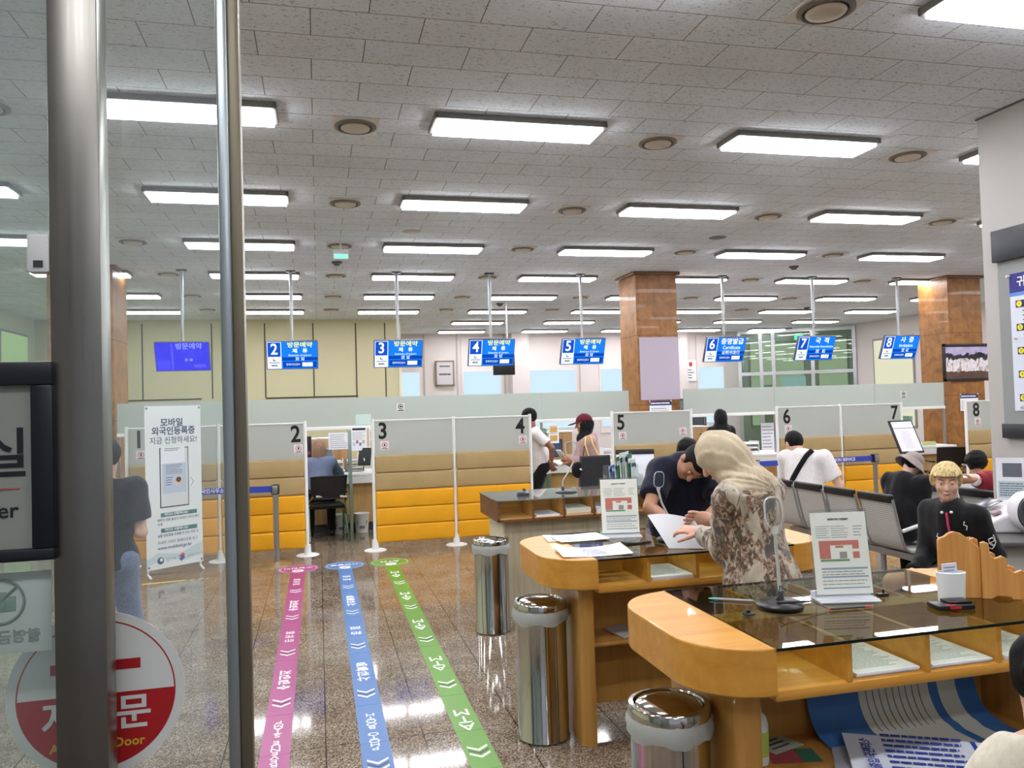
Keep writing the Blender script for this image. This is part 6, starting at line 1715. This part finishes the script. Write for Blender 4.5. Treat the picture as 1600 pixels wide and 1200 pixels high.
# blood pressure monitor on its stand
kd = thing('monitor_stand', 'white cabinet stand with grey top below the blood pressure monitor', 'stand', (4.50, 4.40, 0), -.42)
MB().box(-.26, .24, -.34, .30, 0, .74, .02).build('cabinet', mat('stand_white', (196, 192, 186), .55), kd)
MB().box(-.34, .32, -.42, .36, .74, .775, .01).build('top', mat('stand_top_grey', (88, 86, 84), .5), kd)
bp = thing('blood_pressure_monitor', 'white blood pressure monitor with grey oval arm opening beside the pillar', 'monitor', (4.62, 4.39, .776), -.42)
M_bp = mat('device_white', (222, 218, 222), .35)
P = [(-.34, 0), (.2, 0), (.2, .17), (.05, .18), (-.10, .155), (-.30, .065), (-.345, .045)]
MB().prism(P, -.30, .12, MX, bev=.015).build('base_shell', M_bp, bp)
q = MB().lathe([(.0, .0), (.125, .0), (.15, .02), (.155, .06), (.155, .2), (.14, .22)], n=36)
q.xf(Matrix.Translation((-.06, -.22, .15)) @ Matrix.Rotation(PI / 2, 4, 'X') @ Matrix.Scale(1.2, 4, (0, 1, 0)) @ Matrix.Scale(.70, 4) @ Matrix.Translation((0, 0, -.2))); q.build('arm_tube', M_bp, bp)
MB().lathe([(.135, 0), (.13, -.012), (.10, -.008), (.075, .03), (.07, .14), (0, .15)], n=36).xf(Matrix.Translation((-.06, -.22, .15)) @ Matrix.Rotation(PI / 2, 4, 'X') @ Matrix.Scale(1.2, 4, (0, 1, 0)) @ Matrix.Scale(.70, 4) @ Matrix.Translation((0, 0, .025)) @ Matrix.Scale(-1, 4, (0, 0, 1))).build('cuff_opening', mat('cuff_grey', (74, 76, 78), .5), bp)
a_ = math.atan2(.09, .2)
TM = Matrix.Translation((-.2, 0, .118)) @ Matrix.Rotation(-a_, 4, 'Y')
MB().box(-.06, .06, .06, .28, 0, .004, .002).xf(Matrix.Translation((.02, -.0, .045)) @ TM).build('display', mat('lcd_dark', (52, 50, 52), .2), bp)
MB().box(-.03, .02, -.06, .02, 0, .02, .004).xf(TM).build('printer_slot', mat('printer_slot', (150, 130, 132), .4), bp)
MB().cyl((-.07, .06, 0), (-.07, .06, .006), .02, n=20).xf(TM).build('button', mat('button_grey', (140, 140, 142), .4), bp)
cd = thing('instruction_card', 'white instruction card standing behind the blood pressure monitor', 'card', (4.84, 4.70, .777), -.8)
L_ = Matrix.Rotation(-.16, 4, 'X')
MB().box(-.11, .11, -.003, .003, 0, .46).xf(L_).build('card', mat('card_white', (216, 216, 222), .5), cd)
MB().box(-.07, .05, -.0045, -.003, .32, .42).xf(L_).build('printed_picture', mat('card_picture', (92, 96, 104), .6), cd)
MB().box(-.1, .1, -.004, -.003, .17, .29).xf(L_).build('text_panel', mat('card_panel', (176, 190, 198), .6), cd)
f = MB(); fine_print(f, -.09, .09, .18, .28, 6, -.004, random, .35); f.xf(L_).build('printed_lines', M_dgrey, cd)
# framed notice on a stand
bs = thing('notice_stand', 'black framed tilted notice on a pole stand before screen seven', 'notice stand', (6.32, 7.52, 0), -.02)
Q = Matrix.Translation((0, 0, 1.245)) @ Matrix.Rotation(math.radians(-28), 4, 'X')
MB().box(-.15, .15, 0, .02, -.2, .2, .004).xf(Q).build('frame', M_black, bs)
MB().box(-.13, .13, -.003, 0, -.18, .18).xf(Q).build('sheet', mat('notice_lilacwhite', (222, 218, 226), .5), bs)
MB().box(-.13, .13, -.004, -.003, .095, .105).xf(Q).build('rule_band', mat('notice_rule', (150, 150, 158), .6), bs)
f = MB(); fine_print(f, -.06, .06, -.15, .07, 12, -.0035, random, .25); f.xf(Q).build('printed_lines', mat('pale_print', (186, 188, 196), .7), bs)
MB().tube([(0, .0, 1.18), (0, .03, 1.05), (0, .05, .02)], .016, 12).build('pole', M_black, bs)
MB().lathe([(0, .03), (.05, .025), (.17, .012), (.175, 0)], (0, .05, 0), 36).build('base', M_black, bs)
# ------------------------------------------------------------------ behind and on the counter
random.seed(21)
M_cab = wood('office_cabinet', (186, 148, 102), (156, 118, 74), .45, grain=14, axis='Z', coat=.1)
def desk(x0, x1, y, label):
    t = thing('office_cabinet', label, 'cabinet', ((x0 + x1) / 2, y, 0)); w = (x1 - x0) / 2
    MB().box(-w, w, -.22, .22, 0, 1.18, .006).build('body', M_cab, t)
    MB().box(-w - .01, w + .01, -.23, .23, 1.18, 1.205, .004).build('top', M_plasticwhite, t)
    n = max(2, int(2 * w / .6))
    for k in range(n):
        a = -w + 2 * w * k / n
        d = MB().box(a + .008, a + 2 * w / n - .008, -.235, -.22, .05, 1.15, .004).build('door', M_cab, t)
        MB().box(a + .03, a + .045, -.255, -.235, .55, .72, .003).build('handle', M_alu, d)
    return t
desk(2.9, 4.6, 14.4, 'wooden office cabinet seen behind the woman in the maroon cap')
desk(6.2, 7.4, 14.4, 'wooden office cabinet seen past the black headscarf visitor')
desk(-1.8, .6, 15.6, 'low wooden office cabinet behind counter two')
desk(8.6, 10.4, 13.9, 'wooden office cabinet behind counter seven')
def monitor(x, y, z, rz, label, w=.5):
    t = thing('computer_monitor', label, 'monitor', (x, y, z), rz)
    MB().box(-w / 2, w / 2, -.015, .02, .1, .1 + w * .6, .006).build('casing', M_black, t)
    MB().box(-.03, .03, .0, .02, .01, .14).build('neck', M_dgrey, t)
    MB().box(-.1, .1, -.06, .09, 0, .012, .004).build('foot', M_dgrey, t)
    MB().box(-w / 2 + .02, w / 2 - .02, .02, .022, .12, .08 + w * .6).build('screen', mat('monitor_glow', (60, 80, 110), .2), t)
    return t
def deskunit(x, y, label):
    t = thing('office_desk', label, 'desk', (x, y, 0))
    MB().box(-.7, .7, -.35, .35, .70, .73, .004).build('desktop', M_plasticwhite, t)
    for g in (-1, 1): MB().box(g * .68 - .015, g * .68 + .015, -.33, .33, 0, .70).build('side_panel', M_plasticwhite, t)
    MB().box(-.66, .66, .28, .3, .2, .7).build('back_panel', M_grey, t)
for i, x in enumerate((-1.2, 1.6, 3.6, 6.6, 8.4)):
    deskunit(x, 12.78 if x != 3.6 else 12.8, ['white office desk behind counter one', 'white office desk behind counter three', 'white office desk behind counter four', 'white office desk behind counter six', 'white office desk behind counter seven'][i])
    monitor(x + .1, 12.7, .731, PI + .1, ['black monitor on the desk behind counter one', 'black monitor on the desk behind counter three', 'black monitor on the desk behind counter four', 'black monitor on the desk behind counter six', 'black monitor on the desk behind counter seven'][i])
# dark glazed cabinet behind counter six, dark fabric board behind counter two
t = thing('dark_cabinet', 'tall dark glazed cabinet behind counter six', 'cabinet', (7.0, 15.4, 0))
MB().box(-1.0, 1.0, 0, .45, 0, 1.75, .01).build('body', mat('cabinet_dark', (54, 56, 62), .35), t)
for k in range(3):
    d = MB().box(-.97 + .66 * k, -.35 + .66 * k, -.02, 0, .9, 1.7, .004).build('glass_door', mat('cabinet_glass', (70, 78, 86), .12), t)
    MB().box(-.4 + .66 * k, -.38 + .66 * k, -.04, -.02, 1.2, 1.35).build('handle', M_alu, d)
for k in range(7):
    q = thing('binder', 'upright binder on the dark cabinet, %s from the left' % ordn(k), 'binder', (6.3 + k * .09, 15.6, 1.751), 0, 'binders on the dark cabinet')
    MB().box(-.03, .03, -.14, .14, 0, .3, .006).build('spine', mat('binder_%d' % (k % 3), ((220, 220, 222), (80, 90, 110), (180, 176, 168))[k % 3], .5), q)
t = thing('fabric_board', 'dark navy display board behind the seated visitor at counter two', 'board', (-.45, 12.22, .821))
MB().box(-.34, .34, -.012, .012, .002, .52, .004).build('board', mat('board_navy', (36, 38, 48), .7), t)
for z, y in ((.40, .1), (.25, .2)): MB().box(y, y + .12, -.014, -.012, z, z + .05).build('pinned_slip', mat('slip_red', (150, 70, 74), .6), t)
def sheet_on_glass(x, y, z0, w, h, label, art=0):
    t = thing('taped_notice', label, 'notice', (x, y, z0))
    MB().box(-w / 2, w / 2, -.002, .002, 0, h).build('sheet', M_paper, t)
    rnd = random.Random(int(x * 99))
    if art == 1:
        MB().box(-w * .42, w * .42, -.0035, -.002, h * .86, h * .95).build('title_band', M_ink, t)
        for k, c in enumerate(((176, 196, 220), (186, 120, 120), (120, 136, 180), (190, 176, 150))):
            MB().box(-w * .4 + w * .2 * k, -w * .25 + w * .2 * k, -.0035, -.002, h * (.2 + .1 * (k % 2)), h * (.34 + .1 * (k % 2))).build('picture_block', mat('notice_block_%d' % k, c, .6), t)
    if art == 2:
        for k in range(2): MB().box(-w * .35, w * .35, -.0035, -.002, h * (.12 + .42 * k), h * (.4 + .42 * k)).build('picture_block', mat('notice_amber', (206, 160, 84), .6), t)
    f = MB(); fine_print(f, -w * .42, w * .42, h * .45 if art == 1 else h * .05, h * .8 if art == 1 else h * .92, 7, -.002, rnd, .3); f.build('printed_lines', mat('notice_lines', (150, 150, 160), .7), t)
    return t
sheet_on_glass(.28, 11.60, 1.16, .3, .24, 'white two column notice below the glass band at counter two')
sheet_on_glass(.56, 11.63, 1.13, .22, .34, 'printed notice with black title and coloured blocks right of the glass divider', 1)
sheet_on_glass(.76, 11.63, 1.14, .11, .32, 'narrow notice with two amber pictures beside screen three', 2)
sheet_on_glass(.60, 11.64, .9, .14, .2, 'small white notice low on the glass right of the divider')
sheet_on_glass(3.48, 11.63, 1.12, .16, .3, 'slim white notice with amber picture at counter four', 2)
sheet_on_glass(4.58, 11.63, .822, .14, .6, 'plain white notice at the right end of counter four')
sheet_on_glass(7.42, 12.1, .83, .26, .46, 'pale tall notice standing on the counter at counter six')
for i, (x, y, lab, c) in enumerate(((.2, 11.85, 'white paper tray on counter two', 0), (.5, 11.9, 'grey document tray at the glass divider', 1), (4.45, 11.9, 'white printer box at the right of counter four', 0), (6.9, 11.9, 'white document tray at counter six', 0), (9.05, 11.9, 'grey document tray at counter seven', 1))):
    t = thing('document_tray', lab, 'tray', (x, y, .821))
    for k in range(3):
        MB().box(-.13, .13, -.16, .16, .002 + .07 * k, .01 + .07 * k, .002).build('shelf', M_plasticwhite if not c else M_grey, t)
        MB().box(-.11, .11, -.14, .14, .011 + .07 * k, .026 + .07 * k).build('papers', M_paper, t)
    sd = MB()
    for g in (-1, 1): MB().box(g * .13 - .004, g * .13 + .004, -.15, .15, 0, .19).build('side', M_plasticwhite if not c else M_grey, t)
# slim tablets on stands at counter two
for i, (x, rz, lab) in enumerate(((.16, .9, 'thin tablet on white arm left of the divider at counter two'), (.62, -.5, 'white tablet arm right of the divider at counter two'))):
    t = thing('tablet_stand', lab, 'tablet', (x, 11.56, .821), rz)
    MB().lathe([(0, .012), (.07, .01), (.075, 0)], n=24).build('base', M_plasticwhite, t)
    MB().tube([(0, 0, .01), (0, .03, .12), (0, .0, .2)], .009, 8).build('arm', M_plasticwhite, t)
    MB().box(-.11, .11, -.03, -.02, .08, .36, .004).xf(Matrix.Rotation(-.25, 4, 'X')).build('tablet', M_plasticwhite, t)
    MB().box(-.1, .1, -.032, -.03, .09, .35).xf(Matrix.Rotation(-.25, 4, 'X')).build('screen', mat('tablet_dark', (60, 62, 66), .2), t)
for i, (x, y, lab) in enumerate(((.27, 11.40, 'white paper bin printed with a face left of the divider'), (.56, 11.40, 'white paper bin printed with a face right of the divider'))):
    t = thing('paper_bin', lab, 'bin', (x, y, 0))
    MB().lathe([(0, .004), (.082, .004), (.085, .0), (.105, .255), (.11, .262), (.105, .268), (.10, .26), (.08, .012), (0, .012)], n=32).build('bucket', M_plasticwhite, t)
    e = MB()
    for g in (-1, 1): e.tube([(g * .05, -.097, .12), (g * .07, -.086, .16), (g * .05, -.099, .17)], .004, 6)
    e.build('printed_ears', M_dgrey, t)
    MB().box(-.035, .035, -.099, -.09, .06, .10, .004).build('printed_muzzle', M_grey, t)
# the clutter of counter seven
for i, (x, h, lab) in enumerate(((9.0, .2, 'clear bottle on counter seven behind the tilted notice'), (9.08, .16, 'small bottle beside the clear bottle on counter seven'))):
    t = thing('bottle', lab, 'bottle', (x, 11.55, .821))
    MB().lathe([(0, .001), (.03, .001), (.032, .01), (.032, h * .7), (.014, h * .88), (.014, h), (0, h)], n=20).build('bottle', M_acrylic, t)
    MB().cyl((0, 0, h), (0, 0, h + .02), .016, n=14).build('cap', mat('cap_teal', (90, 150, 140), .5), t)
monitor(9.5, 11.98, .821, .25, 'small framed display on counter seven', .34)
t = thing('name_plate', 'white folded name plate on counter seven', 'name plate', (9.78, 11.58, .821))
MB().prism([(-.04, 0), (.04, 0), (0, .09)], -.1, .1, Matrix.Rotation(PI / 2, 4, 'Y') @ Matrix.Rotation(PI / 2, 4, 'Z')).build('plate', M_plasticwhite, t)
t = thing('box', 'pale green box at the end of counter seven', 'box', (10.2, 11.6, .821))
MB().box(-.1, .1, -.05, .05, 0, .06, .004).build('carton', mat('box_green', (170, 186, 120), .6), t); MB().box(-.1, .1, -.03, -.02, .06, .061).build('tape', M_paper, t)
# notices and camera on the far wall
t = thing('framed_notice', 'wood framed white notice on the far wall right of sign three', 'notice', (2.98 + .55, 22.42, 0))
for x0, x1, z0, z1 in ((-.27, .27, 3.0, 3.04), (-.27, .27, 2.32, 2.36), (-.27, -.23, 2.32, 3.04), (.23, .27, 2.32, 3.04)): MB().box(x0, x1, -.02, .02, z0, z1).build('frame_bar', mat('notice_wood', (130, 110, 96), .5), t)
MB().box(-.235, .235, -.01, .0, 2.35, 3.01).build('sheet', mat('framed_sheet', (190, 186, 188), .6), t)
f = MB(); fine_print(f, -.15, .15, 2.84, 2.92, 1, -.01, random, .5, .05); fine_print(f, -.17, .17, 2.6, 2.7, 1, -.01, random, .5, .05); f.build('printed_lines', M_dgrey, t)
t = thing('framed_notice', 'white notice with red mark on the far wall behind sign six', 'notice', (11.12, 22.46, 0))
MB().box(-.25, .25, -.01, .01, 2.3, 2.95).build('sheet', M_paper, t); MB().box(.02, .12, -.012, -.01, 2.75, 2.88).build('red_mark', M_red, t)
f = MB(); fine_print(f, -.2, .2, 2.36, 2.68, 4, -.01, random, .4); f.build('printed_lines', M_dgrey, t)
t = thing('wall_monitor', 'black monitor hung behind the number four display', 'monitor', (3.72, 15.5, CEIL))
MB().tube([(0, 0, -.01), (0, 0, -1.1)], .02, 10).build('pole', M_alu, t)
MB().box(-.3, .14, -.03, .03, -1.48, -1.08, .006).build('casing', M_black, t)
t = thing('wall_screen', 'pale lit screen high on the left seen beside the exit sign', 'screen', (-4.6, 11.2, 2.2))
MB().box(-.5, .24, -.03, .03, .0, .5, .006).build('casing', M_grey, t); MB().box(-.48, .22, -.033, -.03, .02, .48).build('screen', light_mat('lilac_screen', (178, 176, 226), .9), t)
MB().tube([(-.1, .05, .3), (-.1, .05, 1.6)], .02, 10).build('pole', M_alu, t)
finish_texts()
# ------------------------------------------------------------------ camera, light, view
cam = bpy.data.cameras.new('camera'); co = bpy.data.objects.new('camera', cam); COL.objects.link(co)
yaw, pitch, roll = .240150876, .026477942, -.0293053784
cy, sy, cp, sp = math.cos(yaw), math.sin(yaw), math.cos(pitch), math.sin(pitch)
fw = Vector((sy * cp, cy * cp, sp)); rt = Vector((cy, -sy, 0)); upv = rt.cross(fw)
r2 = math.cos(roll) * rt + math.sin(roll) * upv; u2 = -math.sin(roll) * rt + math.cos(roll) * upv
co.matrix_world = Matrix(((r2.x, u2.x, -fw.x, 0), (r2.y, u2.y, -fw.y, 0), (r2.z, u2.z, -fw.z, 1.72), (0, 0, 0, 1)))
cam.sensor_fit = 'HORIZONTAL'; cam.sensor_width = 36; cam.lens = 36 * 1240 / 1600
cam.clip_start = .05; cam.clip_end = 200
S.camera = co
w = bpy.data.worlds.new('world'); S.world = w; w.use_nodes = True
bg = w.node_tree.nodes['Background']; bg.inputs[0].default_value = (.72, .78, .9, 1); bg.inputs[1].default_value = .3
S.view_settings.view_transform = 'Standard'; S.view_settings.look = 'None'; S.view_settings.gamma = 1
S.view_settings.use_curve_mapping = False; S.view_settings.exposure = .7
S.cycles.max_bounces = 8; S.cycles.transparent_max_bounces = 16; S.cycles.diffuse_bounces = 4
S.cycles.sample_clamp_indirect = 6
